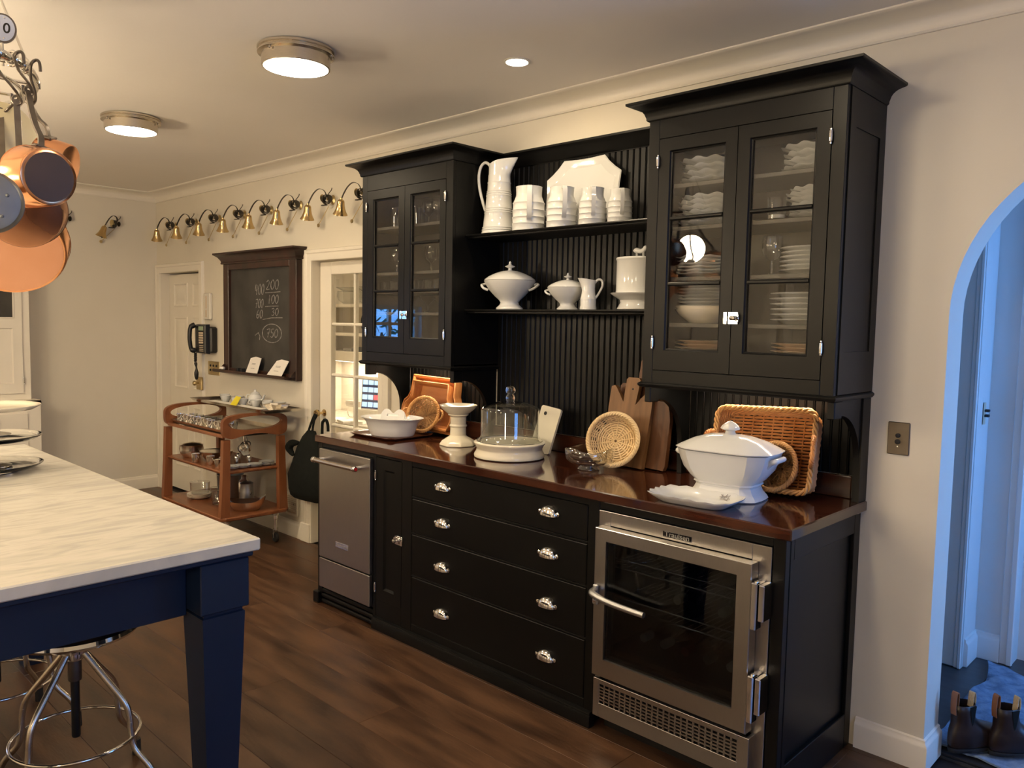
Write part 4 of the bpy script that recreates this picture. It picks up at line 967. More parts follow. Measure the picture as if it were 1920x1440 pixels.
# rectangular wicker basket leaning under the right cabinet
t = thing('wicker_tray_basket', 'large rectangular orange wicker basket leaning under the right cabinet', 'basket', (-.335, -.085, CT + .1447), (PI / 2 - .26, -.045, 0))
W2, H2, DP = .185, .138, .075
b = B(); rw = 22
for k in range(rw):
    y_ = -H2 + .010 + (2 * H2 - .02) * k / (rw - 1); pts = []
    for i in range(33): x = -W2 + 2 * W2 * i / 32; pts.append((x, y_, .006 + .0045 * math.sin(PI * (i / 2 + k) + .01) * 1.0))
    b.tube(pts, .0048, 5)
b.o('base_weave', 'wicker_orange', t, ang=60, kind='stuff')
b = B()
for i in range(9): x = -W2 + .02 + (2 * W2 - .04) * i / 8; b.tube([(x, -H2, .006), (x, H2, .006)], .003, 5)
b.o('base_stakes', 'wicker_orange', t, ang=60, kind='stuff')
b = B()
for k in range(10):
    f = (k + .5) / 10; pts = []; base_ = rrect(2 * (W2 + .010 * f), 2 * (H2 + .010 * f), .03, 6); n = len(base_)
    for i in range(n):
        p, q = V(base_[i]), V(base_[(i + 1) % n]); seg = max(1, int((q - p).length / .012))
        for j in range(seg): pts.append(p + (q - p) * j / seg)
    b.tube([(p.x * (1 + .010 * (-1) ** (i + k)), p.y * (1 + .013 * (-1) ** (i + k)), .004 + DP * f) for i, p in enumerate(pts)], .0050, 5, True)
b.o('wall_weave', 'wicker_orange', t, ang=60, kind='stuff')
rp = []
base_ = rrect(2 * (W2 + .012), 2 * (H2 + .012), .035, 6); n = len(base_)
for i in range(n):
    p, q = V(base_[i]), V(base_[(i + 1) % n]); seg = max(1, int((q - p).length / .008))
    for j in range(seg): rp.append(tuple(p + (q - p) * j / seg) + (DP + .006,))
b = B(); braid(b, rp, .0052, .0066, 20, 3); b.o('rim', 'wicker_gold', t, ang=60)
for s in (-1, 1):
    b = B()
    path = catmull([(s * (W2 + .004), -.055, DP - .004), (s * (W2 + .022), -.050, DP + .026), (s * (W2 + .030), -.03, DP + .044), (s * (W2 + .030), .03, DP + .044), (s * (W2 + .022), .050, DP + .026), (s * (W2 + .004), .055, DP - .004)], 7)
    braid(b, path, .0048, .0050, 6, 3, False); b.o('handle', 'wicker_orange', t, ang=60)
round_basket('wicker_basket', 'small golden wicker basket propped behind the big tureen', (-.262, -.128, CT + .090), (PI / 2 - .30, 0, -.15), .058, .086, .060, 'wicker_brown', 'wicker_gold', rows=7, sr=.0042)
# ================================================================== LAMPS
def drum(lab, x, y):
    t = thing('ceiling_light', lab, 'ceiling light', (x, y, 2.6), 0, 'flush ceiling lights')
    B().lathe([(0, -.0005), (.145, -.0005), (.150, -.004), (.150, -.012), (.144, -.015), (.1445, -.020), (.149, -.023), (.149, -.027), (.140, -.030), (.1335, -.032), (.1335, -.074), (.131, -.0765), (.126, -.0755), (.126, -.06), (0, -.06)], 64).o('drum_body', 'brushed_nickel', t, ang=30)
    B().lathe([(0, -.0702), (.126, -.0702), (.126, -.0755), (.09, -.0790), (0, -.0805)], 48).o('lens', 'lamp_lens', t, ang=50)
    for k in range(3):
        a = k * 2.1 + 2.9
        B().t((.143 * math.cos(a), .143 * math.sin(a), -.034)).lathe([(.003, .004), (.006, 0), (.006, -.004), (0, -.007)], 10).o('thumb_screw', 'nickel', t, ang=60)
    lamp_light('ceiling_light_bulb', (x, y, 2.6 - .087), .22, 9)
drum('round brushed-nickel drum ceiling light, the nearer one', -1.865, -1.198)
drum('round brushed-nickel drum ceiling light, the farther one by the bells', -3.530, -1.207)
drum('round brushed-nickel drum ceiling light above the wine cooler end', -.205, -1.200)
def downlight(lab, x, y, p=4.2):
    t = thing('recessed_light', lab, 'ceiling light', (x, y, 2.6), 0, 'recessed ceiling spots')
    B().lathe([(.046, -.0005), (.056, -.0005), (.057, -.003), (.050, -.005), (.044, -.0035)], 40).o('trim_ring', 'bright_trim', t, ang=50)
    B().lathe([(0, -.0012), (.045, -.0012), (.045, -.0055), (.030, -.0085), (0, -.0095)], 32).o('lens', 'lamp_lens', t, ang=50)
    lamp_light('recessed_light_bulb', (x, y, 2.588), .08, p)
downlight('small recessed ceiling spot above the plate rack', -1.302, -.513)
def pendant(lab, x, y, z, p=16):
    t = thing('pendant_lamp', lab, 'pendant lamp', (x, y, z), 0, 'globe pendants over the island')
    B().lathe([(0, -.105)] + [(.105 * math.sin(math.radians(a)), -.105 * math.cos(math.radians(a))) for a in range(12, 160, 12)] + [(.03, .1)], 32).o('globe', mat('globe_glow_%d' % p, (1, 1, 1), .4, emit=LAMP, estr=p, col2=(.98, .98, .98)), t, ang=60)
    B().lathe([(.03, .09), (.034, .1), (.034, .125), (.008, .135), (.006, 2.6 - z), (0, 2.6 - z)], 20).o('stem', 'brushed_nickel', t, ang=40)
pendant('globe pendant lamp hanging beside the pot rack', -2.25, -3.05, 2.12, 78)
pendant('globe pendant lamp hanging over the far island end', -3.45, -2.80, 1.78, 115)
pendant('unseen globe pendant added to light the room from the opposite side', -2.51, -4.20, 1.72, 105)  # unseen lamp, added to lift the ceiling brightness
pendant('unseen globe pendant added to light the right wall and ceiling', -1.00, -3.30, 1.88, 55)  # unseen lamp, added to brighten the right ceiling and upper wall
pendant('unseen globe pendant added behind the camera to light the right ceiling', .55, -4.40, 1.75, 95)  # unseen lamp, added behind the camera for the dark right end of the ceiling
def under_light(lab, x0, x1, p):
    t = thing('under_cabinet_light', lab, 'light', ((x0 + x1) / 2, -.115, 1.3045)); h = (x1 - x0) / 2
    B().box(-h, h, -.02, .02, -.014, 0, .003).o('housing', 'bright_trim', t, ang=0)
    B().box(-h + .01, h - .01, -.015, .015, -.0155, -.0138).o('lens', 'lamp_lens', t, ang=0)
    l = bpy.data.lights.new('strip', 'AREA'); l.shape = 'RECTANGLE'; l.size = 2 * h - .04; l.size_y = .03; l.energy = p; l.color = LAMP
    o = bpy.data.objects.new('strip_bulb', l); COL.objects.link(o); o.location = ((x0 + x1) / 2, -.115, 1.287)
under_light('slim strip light under the plate-filled upper cabinet', -.66, -.12, 1.7)
under_light('slim strip light under the glassware cabinet', -2.52, -2.00, 1.7)

# ================================================================== SERVANTS' BELLS
def bell_mech(t):
    B().t((0, 0, 0), (PI / 2, 0, 0)).lathe([(0, 0), (.030, 0), (.031, .003), (.024, .006), (.012, .012), (.008, .048), (0, .050)], 20, sx=.8).o('back_plate', 'aged_brass', t, ang=50)
    b = B()
    pts = []
    for i in range(60):
        a = i / 60 * 2 * PI * 2.2; r = .014 + .021 * i / 60; pts.append((.004 - .010 * i / 60, -.052 + r * math.cos(a), r * math.sin(a)))
    b.band(pts, (.017, 0, 0), .005); b.o('coil', 'dark_iron', t, ang=60)
    B().t((-.030, -.062, .006), (0, PI / 2, .3)).lathe([(0, 0), (.024, 0), (.025, .003), (.020, .006), (.01, .009), (0, .009)], 20).o('brass_cap', 'aged_brass', t, ang=50)
    B().t((.032, -.045, .0), (0, PI / 2, .3)).lathe([(0, 0), (.020, 0), (.021, .003), (.014, .008), (0, .009)], 16).o('rear_cap', 'dark_iron', t, ang=50)
    B().box(-.052, .0, -.062, -.040, -.040, -.034, .003).o('stop_leaf', 'dark_iron', t, ang=0)
    sp = catmull([(.0, -.060, -.006), (.014, -.064, .024), (.004, -.076, .052), (-.028, -.092, .060), (-.060, -.106, .036), (-.088, -.116, -.004), (-.104, -.120, -.034)], 6)
    B().band(sp, (.006, -.011, 0), .0032).o('spring', 'dark_iron', t, ang=60)
    bl = B().t((-.104, -.121, -.030), (.12, .30, 0)).lathe([(0, .004), (.006, .004), (.008, -.006), (.017, -.010), (.021, -.018), (.0235, -.040), (.028, -.062), (.036, -.082), (.044, -.096), (.0455, -.100), (.043, -.0995), (.033, -.080), (.022, -.05), (.018, -.02), (0, -.016)], 28).o('bell', 'brass', t, ang=50)
    B().tube([(-.126, -.128, -.085), (-.134, -.130, -.136)], [.003, .005], 8).o('clapper', 'dark_iron', bl)
    pd = B().tube([(0, -.034, -.044), (-.108, -.040, -.155)], .0024, 6).o('pendulum_rod', 'aged_brass', t)
    B().t((-.110, -.040, -.158), (PI / 2, 0, 0)).lathe([(0, -.004), (.011, -.004), (.013, 0), (.011, .004), (0, .004)], 16).o('pendulum_bob', 'aged_brass', pd, ang=50)
    B().tube(catmull([(.01, -.055, .018), (.030, -.050, .036), (.046, -.045, .052), (.048, -.042, .066)], 5), .0028, 6).o('hook', 'dark_iron', t)
nm = ('first', 'second', 'third', 'fourth', 'fifth', 'sixth', 'seventh', 'eighth')
proto = None
for i, x in enumerate((-5.775, -5.387, -4.980, -4.582, -4.191, -3.803, -3.416, -3.042)):
    lab = '%s brass servants bell from the room corner, on the chalkboard wall' % nm[i]
    if proto is None:
        proto = thing('servants_bell', lab, 'bell', (x, -.0005, 2.297), 0, 'brass servants bells on curled springs'); bell_mech(proto)
    else: o = dup(proto, (x, -.0005, 2.297), None, lab)
dup(proto, (XB + .0005, -.365, 2.305), PI / 2, 'brass servants bell on the far end wall, nearer the corner')
dup(proto, (XB + .0005, -.745, 2.310), PI / 2, 'brass servants bell on the far end wall, half hidden by the copper pans')

# ================================================================== CHALKBOARD AND WALL FITTINGS
cb = thing('chalkboard', 'large wood-framed chalkboard with chalk sums and a bottom ledge', 'chalkboard')
B().box(-4.79, -3.82, -.026, -.0005, 1.13, 1.94).o('slate', 'slate', cb, ang=0)
for x0, x1 in ((-4.835, -4.755), (-3.875, -3.785)):
    st = B().box(x0, x1, -.050, -.0005, 1.105, 1.935, .004).o('frame_stile', 'board_frame', cb, ang=0)
B().box(-4.755, -3.875, -.050, -.0005, 1.890, 1.935, .004).o('frame_rail', 'board_frame', cb, ang=0)
B().box(-4.755, -3.875, -.050, -.0005, 1.105, 1.150, .004).o('frame_rail', 'board_frame', cb, ang=0)
B().sweep([(0, 1.935), (.012, 1.935), (.014, 1.944), (.010, 1.950), (.014, 1.962), (.030, 1.985), (.050, 2.000), (.058, 2.004), (.058, 2.016), (0, 2.016)], [(-3.785, -.0005), (-3.785, -.050), (-4.835, -.050), (-4.835, -.0005)]).o('cornice', 'board_frame', cb, ang=40)
B().prism([(-.050, 1.112), (-.100, 1.112), (-.110, 1.118), (-.112, 1.130), (-.106, 1.136), (-.098, 1.130), (-.050, 1.128)], -4.90, -3.84, 'yz').o('chalk_ledge', 'board_frame', cb, ang=30)
for x in (-4.835, -3.815): B().prism([(-.050, 1.128), (-.090, 1.130), (-.075, 1.150), (-.050, 1.175)], x, x + .020, 'yz').o('ledge_bracket', 'board_frame', cb, ang=30)
DG = {'0': [[(.5, 1), (.1, .75), (.05, .35), (.4, 0), (.8, .2), (.95, .6), (.7, .95), (.5, 1)]], '1': [[(.5, 1), (.45, 0)]], '2': [[(.05, .8), (.4, 1), (.75, .75), (.5, .4), (.05, .02), (.9, .05)]],
      '3': [[(.1, .9), (.6, 1), (.75, .75), (.4, .52), (.8, .35), (.6, .02), (.05, .08)]], '4': [[(.2, 1), (.05, .45), (.8, .5)], [(.65, .95), (.55, 0)]], '5': [[(.85, 1), (.25, .95), (.2, .55), (.7, .55), (.8, .2), (.4, 0), (.05, .1)]],
      '6': [[(.6, 1), (.15, .55), (.1, .15), (.5, 0), (.8, .25), (.5, .48), (.15, .3)]], '7': [[(.05, .92), (.9, .98), (.5, .45), (.35, 0)], [(.2, .5), (.75, .52)]]}
def chalk_word(s, x0, x1, z0, z1, slant=.12):
    b = B(); n = len(s); w_ = (x1 - x0) / n
    for i, c in enumerate(s):
        for st in DG[c]:
            pts = [(x0 + w_ * (i + .08 + .84 * u) + slant * (z1 - z0) * (v - .5), -.0268, z0 + (z1 - z0) * v) for u, v in st]
            b.tube([tuple(p) for p in catmull(pts, 4)] if len(pts) > 2 else pts, .0026, 5)
    b.o('chalk_number', 'chalk', cb, ang=60)
for a in (('400', -4.385, -4.250, 1.700, 1.776), ('200', -4.225, -4.045, 1.735, 1.802), ('700', -4.383, -4.262, 1.604, 1.668), ('100', -4.205, -4.050, 1.636, 1.696), ('60', -4.368, -4.272, 1.530, 1.590), ('30', -4.155, -4.050, 1.551, 1.602), ('750', -4.222, -4.060, 1.395, 1.455)): chalk_word(*a)
for pts in (((-4.236, 1.712), (-4.13, 1.714), (-4.029, 1.718)), ((-4.237, 1.614), (-4.15, 1.617), (-4.056, 1.618)), ((-4.273, 1.521), (-4.15, 1.534), (-4.003, 1.536))):
    B().tube([(x, -.0268, z) for x, z in pts], .0028, 5).o('chalk_line', 'chalk', cb, ang=60)
B().tube([(-4.148 + .134 * math.cos(a), -.0268, 1.424 + .066 * math.sin(a)) for a in (2 * PI * i / 48 for i in range(48))], .0028, 5, True).o('chalk_circle', 'chalk', cb, ang=60)
B().tube([(x, -.0268, z) for x, z in ((-4.385, 1.405), (-4.34, 1.425), (-4.318, 1.40), (-4.325, 1.372))], .0026, 5).o('chalk_arrow', 'chalk', cb, ang=60)
def card(lab, x0, x1, h, lean, sh):
    t = thing('paper_card', lab, 'card', (0, 0, 1.1305), 0, 'white cards on the chalkboard ledge')
    b = B(); P = [(x0, 0), (x1, 0), (x1 + sh, h), ((x0 + x1) / 2 + sh, h + .008), (x0 + sh * 1.6, h - .004)]
    b.add([(x, -.082 + z * lean, z) for x, z in P] + [(x, -.080 + z * lean, z) for x, z in P], [(0, 1, 2, 3, 4), (9, 8, 7, 6, 5)] + [(i, (i + 1) % 5, 5 + (i + 1) % 5, 5 + i) for i in range(5)])
    b.o('sheet', 'paper', t, ang=0)
    for k, zz in enumerate((h * .62, h * .56, h * .3)):
        xa = x0 + (x1 - x0) * .35 + sh * zz / h
        B().box(xa, xa + (x1 - x0) * .3, -.0835 + zz * lean, -.0815 + zz * lean, zz, zz + .003).o('text_line', 'ink', t, ang=0)
card('upright white card on the chalkboard ledge, the left one', -4.43, -4.262, .112, .20, .025)
card('slanted white note with torn top on the chalkboard ledge, the right one', -4.125, -3.925, .108, .20, .065)
tag(B().t((-4.79, -.083, 1.145), (0, PI / 2, .4)).lathe([(0, -.02), (.010, -.018), (.012, 0), (.010, .018), (0, .02)], 14).o('chalk_stub', 'paper', ang=50), 'white chalk stub at the left end of the ledge', 'chalk')
for i, x in enumerate((-4.55, -4.49)):
    tag(B().box(x, x + .022, -.095, -.060, 1.1305, 1.158, .003).o('board_eraser', 'rubber', ang=0), 'small dark chalk holder beside the left card, %s of two' % ('left', 'right')[i], 'holder', 'dark holders on the ledge')

ph = thing('wall_phone', 'black wall telephone with keypad and hanging cord', 'telephone')
B().box(-5.245, -5.03, -.060, -.0005, 1.25, 1.455, .012).o('base', 'black_plastic', ph, ang=0)
b = B(); R = lambda x0, x1, z0, z1, y: [(x0, y, z0), (x1, y, z0), (x1, y, z1), (x0, y, z1)]
b.loft([R(-5.245, -5.055, 1.240, 1.475, -.055), R(-5.240, -5.06, 1.246, 1.470, -.085), R(-5.225, -5.07, 1.258, 1.460, -.095)]).o('front_shell', 'black_plastic', ph, ang=30)
B().box(-5.165, -5.085, -.0975, -.094, 1.425, 1.458, .002).o('display', 'lcd_green', ph, ang=0)
for r in range(5):
    for c in range(3): B().box(-5.160 + c * .026, -5.160 + c * .026 + .021, -.0985, -.094, 1.398 - r * .019, 1.398 - r * .019 + .014, .001).o('key', 'key_tan', ph, ang=0)
for r in range(4): B().box(-5.150, -5.085, -.0980, -.094, 1.302 - r * .014, 1.302 - r * .014 + .006).o('memory_key', 'key_tan', ph, ang=0)
hs_ = catmull([(-5.225, -.095, 1.262), (-5.232, -.125, 1.275), (-5.234, -.135, 1.33), (-5.234, -.137, 1.38), (-5.232, -.130, 1.445), (-5.225, -.098, 1.468)], 5)
B().tube(hs_, [.022 if i < 5 or i > len(hs_) - 6 else .016 for i in range(len(hs_))], 10).o('handset', 'black_plastic', ph, ang=60)
b = B(); b.tube([(-5.215 + .010 * math.cos(i * 1.2), -.10 + .010 * math.sin(i * 1.2), 1.245 - .0008 * i) for i in range(90)], .0028, 5); b.tube(catmull([(-5.215, -.10, 1.17), (-5.21, -.095, 1.12), (-5.212, -.095, 1.07), (-5.208, -.095, 1.03)], 6), [.010, .012, .013, .011, .008, .007, .008, .010, .013, .016, .018, .018, .018, .017, .016, .014, .012, .010, .006], 8)
b.o('cord', 'black_plastic', ph, ang=60)
th_ = thing('thermostat', 'white vertical thermostat beside the panelled door', 'thermostat')
B().box(-5.225, -5.115, -.026, -.0005, 1.510, 1.722, .006).o('case', 'white_plastic', th_, ang=0)
B().box(-5.185, -5.165, -.0275, -.0255, 1.60, 1.700).o('scale_slot', 'key_tan', th_, ang=0); B().box(-5.19, -5.165, -.0285, -.0255, 1.53, 1.59, .001).o('gauge', 'key_tan', th_, ang=0)
sw = thing('switch_plate', 'brass push-button switch plate below the telephone', 'switch plate')
B().box(-5.195, -5.0, -.006, -.0005, 1.070, 1.180, .003).o('plate', 'aged_brass', sw, ang=0)
for i in range(3):
    for z in (1.11, 1.145): B().t((-5.15 + i * .052, -.006, z), (PI / 2, 0, 0)).lathe([(.009, 0), (.009, .005), (0, .007)], 12).o('button', 'rubber', sw, ang=50)
lk = thing('door_lock', 'brass rim lock with knob at the panelled door edge', 'lock')
B().box(-5.335, -5.245, -.042, -.0225, .940, 1.045, .004).o('case', 'aged_brass', lk, ang=0)
B().t((-5.29, -.042, .995), (PI / 2, 0, 0)).lathe([(.008, 0), (.008, .018), (.019, .026), (.021, .036), (.014, .046), (0, .048)], 18).o('knob', 'aged_brass', lk, ang=50)
ip = thing('switch_plate', 'dark metal two-button switch plate on the wall beside the arch', 'switch plate')
B().box(.058, .131, -.006, -.0005, 1.094, 1.209, .0035).o('plate', 'plate_bronze', ip, ang=0)
for z, r in ((1.162, .008), (1.140, .009)): B().t((.093, -.006, z), (PI / 2, 0, 0)).lathe([(r, 0), (r, .004), (r * .6, .006), (0, .006)], 18).o('button', 'rubber', ip, ang=50)
B().t((.093, -.006, 1.122), (PI / 2, 0, 0)).lathe([(.003, 0), (.003, .001), (0, .0015)], 10).o('screw', 'nickel', ip)
vt = thing('wall_vent', 'white heating register low on the wall beside the cart', 'vent')
for q in ((-3.985, -3.835, .148, .163), (-3.985, -3.835, .292, .307), (-3.985, -3.970, .163, .292), (-3.850, -3.835, .163, .292)): B().box(q[0], q[1], -.014, -.0005, q[2], q[3], .002).o('frame', 'trim_paint', vt, ang=0)
for i in range(9): B().box(-3.970, -3.850, -.010, -.002, .168 + i * .0136, .173 + i * .0136).o('slat', 'key_tan', vt, ang=0)
B().box(-3.864, -3.856, -.026, -.010, .232, .240).o('damper_lever', 'nickel', vt, ang=0)
# strike plate on the hall casing
sk = thing('door_strike', 'small metal latch keeper on the hall door casing', 'latch')
B().box(.0835, .087, 1.135, 1.165, 1.11, 1.21, .001).o('plate', 'key_tan', sk, ang=0)
for z in (1.145, 1.168): B().box(.087, .105, 1.138, 1.162, z, z + .012, .002).o('keeper', 'rubber', sk, ang=0)
# ================================================================== TEA CART
tcart = thing('tea_cart', 'two-tier teak tea cart on casters under the chalkboard', 'cart')
def shelf_board(name, x0, x1, y0, y1, z0, z1, m, c=.03):
    P = [(x0 + c, y0), (x1 - c, y0), (x1, y0 + c), (x1, y1 - c), (x1 - c, y1), (x0 + c, y1), (x0, y1 - c), (x0, y0 + c)]
    R = lambda e, z: [(x + (e if x < (x0 + x1) / 2 else -e), y + (e if y < (y0 + y1) / 2 else -e), z) for x, y in P]
    return B().loft([R(.008, z0), R(.002, z0 + .006), R(0, z1 - .006), R(.003, z1)]).o(name, m, tcart, ang=30)
shelf_board('bottom_shelf', -4.735, -3.775, -.592, -.098, .214, .240, 'teak_flat')
shelf_board('middle_shelf', -4.690, -3.812, -.560, -.130, .515, .535, 'teak_flat', .01)
for xe in (-4.690, -3.812):
    for ya, yb in ((-.590, -.562), (-.110, -.140)):
        s = 1 if ya < -.3 else -1
        b = B(); r = lambda z, o, i: [(xe - .020, o, z), (xe + .020, o, z), (xe + .020, i, z), (xe - .020, i, z)]
        b.loft([r(.2405, ya, ya + s * .062), r(.5, ya + s * .014, ya + s * .066), r(.742, ya + s * .022, ya + s * .068)]).o('leg', 'teak', tcart, ang=30)
    n = 56; O = []; I = []
    for j in range(n):
        a = 2 * PI * j / n; c, s = math.cos(a), math.sin(a)
        k = (abs(c) ** 5 + abs(s) ** 5) ** -.2 if s < 0 else (abs(c) ** 3.2 + abs(s) ** 3.2) ** (-1 / 3.2)
        O.append((-.341 + .229 * c * k, .835 + (.072 if s > 0 else .092) * s * k)); I.append((-.341 + .192 * c, .843 + .046 * s))
    for k_, (y_, z_) in enumerate(O):
        if z_ < .80: O[k_] = (y_, z_ + .030 * max(0, 1 - ((y_ + .341) / .16) ** 2))
    B().loft([[(xe + .018, y, z) for y, z in O], [(xe + .018, y, z) for y, z in I], [(xe - .018, y, z) for y, z in I], [(xe - .018, y, z) for y, z in O]], closed=True).o('end_hoop', 'teak', tcart, ang=35)
for y in (-.545, -.137): B().box(-4.672, -3.830, y - .011, y + .011, .752, .772, .003).o('rail', 'teak_flat', tcart, ang=0)
for x in (-4.66, -3.85):
    for y in (-.52, -.17):
        cs = B().lathe([(.016, .190), (.020, .213), (0, .2135), ][::-1] if False else [(0, .085), (.009, .085), (.009, .155), (.014, .16), (.014, .185), (.026, .192), (.03, .2138), (0, .2138)], 14, (x, y, 0)).o('caster_stem', 'nickel', tcart, ang=40)
        for s in (-1, 1): B().box(x - .006, x + .006, y + s * .014 - .002, y + s * .014 + .002, .03, .10).o('fork', 'nickel', cs, ang=0)
        B().t((x, y - .01, .0335), (-PI / 2, 0, 0)).lathe([(0, 0), (.030, 0), (.033, .004), (.033, .016), (.030, .02), (0, .02)], 20).o('wheel', 'rubber', cs, ang=40)
def rect_tray(name, lab, x0, x1, y0, y1, z, h, m, flare=.012, cat='tray'):
    R = lambda e, zz: [(x0 - e, y0 - e, zz), (x1 + e, y0 - e, zz), (x1 + e, y1 + e, zz), (x0 - e, y1 + e, zz)]
    return tag(B().loft([R(0, z), R(flare, z + h), R(flare + .003, z + h + .002), R(flare - .004, z + h), R(-.006, z + .004)]).o(name, m, ang=20), lab, cat)
rect_tray('silver_tray', 'rectangular silver tray crowded with small cups inside the cart top', -4.650, -3.848, -.526, -.156, .7722, .026, 'silver')
rect_tray('silver_tray', 'upper silver gallery tray laid across the cart hoops', -4.745, -3.690, -.330, -.085, .9108, .022, 'silver', .020)
rect_tray('linen_runner', 'white linen folded along the front of the upper cart tray', -4.60, -3.85, -.322, -.235, .9165, .004, 'paper', 0, 'napkin')
def pot(name, lab, prof, m, loc, extra=None, cat='cup', group=None, sx=1, sy=1, n=22, rot=0):
    t = thing(name, lab, cat, loc, rot, group)
    B().lathe(prof, n, sx=sx, sy=sy).o('body', m, t, ang=50)
    if extra:
        for nm_, b, mm in extra(): b.o(nm_, mm, t, ang=50)
    return t
cup_p = [(0, 0), (.022, 0), (.024, .003), (.030, .022), (.036, .044), (.037, .046), (.034, .045), (.028, .020), (0, .006)]
small_p = [(0, 0), (.020, 0), (.023, .003), (.026, .04), (.0285, .062), (.0265, .061), (.022, .01), (0, .006)]
ear = lambda r, z, m: (lambda: [('handle', B().tube(catmull([(r, 0, z + .012), (r + .014, 0, z + .010), (r + .016, 0, z - .006), (r - .003, 0, z - .014)], 4), .0028, 6), m)])
names9 = ('first', 'second', 'third', 'fourth', 'fifth', 'sixth', 'seventh', 'eighth', 'ninth', 'tenth')
for i in range(10):
    pot('silver_cup', 'small silver cup in the front row on the lower cart tray, %s from the left' % names9[i], small_p, 'silver' if i % 3 else 'chrome', (-4.60 + i * .079, -.490 + .010 * (i % 2), .7768), ear(.024, .034, 'silver'), group='small silver cups on the cart tray')
for i in range(7):
    pot('glass_cup', 'small glass cup in the second row on the lower cart tray, %s from the left' % names9[i], small_p, 'ware_glass', (-4.56 + i * .10, -.415, .7768), None, group='glass cups on the cart tray')
tp = [(0, 0), (.030, 0), (.033, .003), (.046, .022), (.050, .042), (.044, .062), (.032, .074), (.030, .078), (.034, .080), (.020, .090), (.008, .095), (.006, .102), (.009, .108), (0, .112)]
def spout(): return [('spout', B().tube(catmull([(.042, 0, .030), (.062, 0, .042), (.070, 0, .062), (.080, 0, .072)], 4), [.011, .010, .009, .0085, .008, .0075, .007, .007, .0065, .006, .006, .006, .0055], 8), 'porcelain'), ('handle', B().tube(catmull([(-.034, 0, .068), (-.062, 0, .070), (-.070, 0, .046), (-.046, 0, .020)], 4), .004, 6), 'porcelain')]
pot('teapot', 'small white teapot at the back of the upper cart tray', tp, 'porcelain', (-4.20, -.13, .9152), spout, 'teapot', rot=.5)
for i, (x, y) in enumerate(((-4.62, -.15), (-4.52, -.19), (-4.42, -.14), (-4.34, -.20), (-4.22, -.215), (-4.10, -.18), (-4.02, -.13), (-3.93, -.185), (-3.86, -.13))):
    pot('tea_cup', 'white tea cup on the upper cart tray, %s from the left' % names9[i], cup_p, 'porcelain', (x, y, .9152), ear(.034, .030, 'porcelain'), group='white tea cups on the upper cart tray', rot=i * .9)
t = tag(B().add([(0, 0, 0), (.07, .01, 0), (.06, .05, .055), (.005, .045, .06), (0, .004, 0), (.07, .014, 0), (.06, .054, .055), (.005, .049, .06)], [(0, 1, 2, 3), (7, 6, 5, 4), (0, 4, 5, 1), (1, 5, 6, 2), (2, 6, 7, 3), (3, 7, 4, 0)]).o('tented_card', 'yellow_card', ang=0), 'small yellow folded card on the upper cart tray', 'card')
t.location = (-4.24, -.300, .9215)
# star shape added for the reflection in the upper tray's right end
t = tag(B().loft([[(0.09 * k * (1 if j % 2 else .62) * math.cos(2 * PI * j / 10), 0.09 * k * (1 if j % 2 else .62) * math.sin(2 * PI * j / 10), z) for j in range(10)] for k, z in ((.3, 0), (.6, .006), (1.0, .045), (1.02, .048), (.97, .047), (.55, .010))]).o('tray_end_star', 'silver', ang=20), 'star-shaped silver form for the reflecting right end of the upper cart tray', 'dish'); t.location = (-3.765, -.205, .9152)
# middle shelf
pot('silver_bowl', 'round silver lidded bowl at the left of the middle cart shelf', [(0, 0), (.05, 0), (.055, .004), (.075, .03), (.082, .06), (.078, .085), (.082, .09), (.06, .102), (.02, .110), (0, .111)], 'silver', (-4.50, -.46, .5355), None, 'bowl')
pot('glass_dish', 'large glass dish with silver rim on the middle cart shelf', [(.05, 0), (.06, .004), (.095, .035), (.11, .07), (.112, .073), (.108, .072)], 'silver', (-4.24, -.40, .5355), None, 'dish')
for i, (x, y) in enumerate(((-4.28, -.53), (-4.12, -.50), (-4.02, -.46), (-3.96, -.52))):
    pot('silver_cup', 'silver cup on the middle cart shelf, %s from the left' % names9[i], small_p, 'silver', (x, y, .5355), ear(.024, .034, 'silver'), group='silver cups on the middle shelf')
sau = [(0, 0), (.030, 0), (.034, .003), (.050, .008), (.052, .011), (.048, .011), (.03, .006), (0, .005)]
for i, (x, y) in enumerate(((-3.900, -.455), (-3.895, -.385), (-3.885, -.305), (-3.890, -.215))):
    for k in range(2 + (i == 3)):
        pot('white_saucer', 'white saucer %s of the %s little stack, right end of middle cart shelf' % (('at the bottom', 'second up', 'on top')[k], names9[i]), sau, 'porcelain', (x, y, .5357 + k * .0085), None, 'saucer', 'white saucers on the middle shelf')
for i, (x, y) in enumerate(((-3.99, -.38), (-3.97, -.30), (-4.06, -.33))):
    pot('salt_shaker', 'small silver shaker on the middle cart shelf, %s one' % ('front', 'right', 'left')[i], [(0, 0), (.014, 0), (.016, .004), (.013, .03), (.016, .05), (.014, .062), (.006, .07), (0, .071)], 'silver', (x, y, .5355), None, 'shaker', 'silver shakers')
# silver jugs hanging under the top by their handles
for i, x in enumerate((-3.93, -4.03)):
    t = thing('silver_scoop', 'silver scoop hanging below the cart top, the %s one' % ('right', 'left')[i], 'scoop', (x, -.36 + .07 * i, .755), 0, 'silver scoops hanging from the cart')
    B().tube(catmull([(0, 0, .016), (.004, 0, -.03), (.02, 0, -.07)], 5), .004, 6).o('shank', 'silver', t)
    B().t((.02, 0, -.125), (.5, .5, 0)).lathe([(0, 0), (.028, .004), (.034, .03), (.036, .055), (.033, .054), (.028, .012), (0, .006)], 18).o('scoop', 'silver', t, ang=50)
rect_tray('silver_tray', 'dark tray stored under the cart top', -4.600, -3.90, -.52, -.20, .7435, .006, 'dark_iron', .004)  # thin tray in the dark iron colour
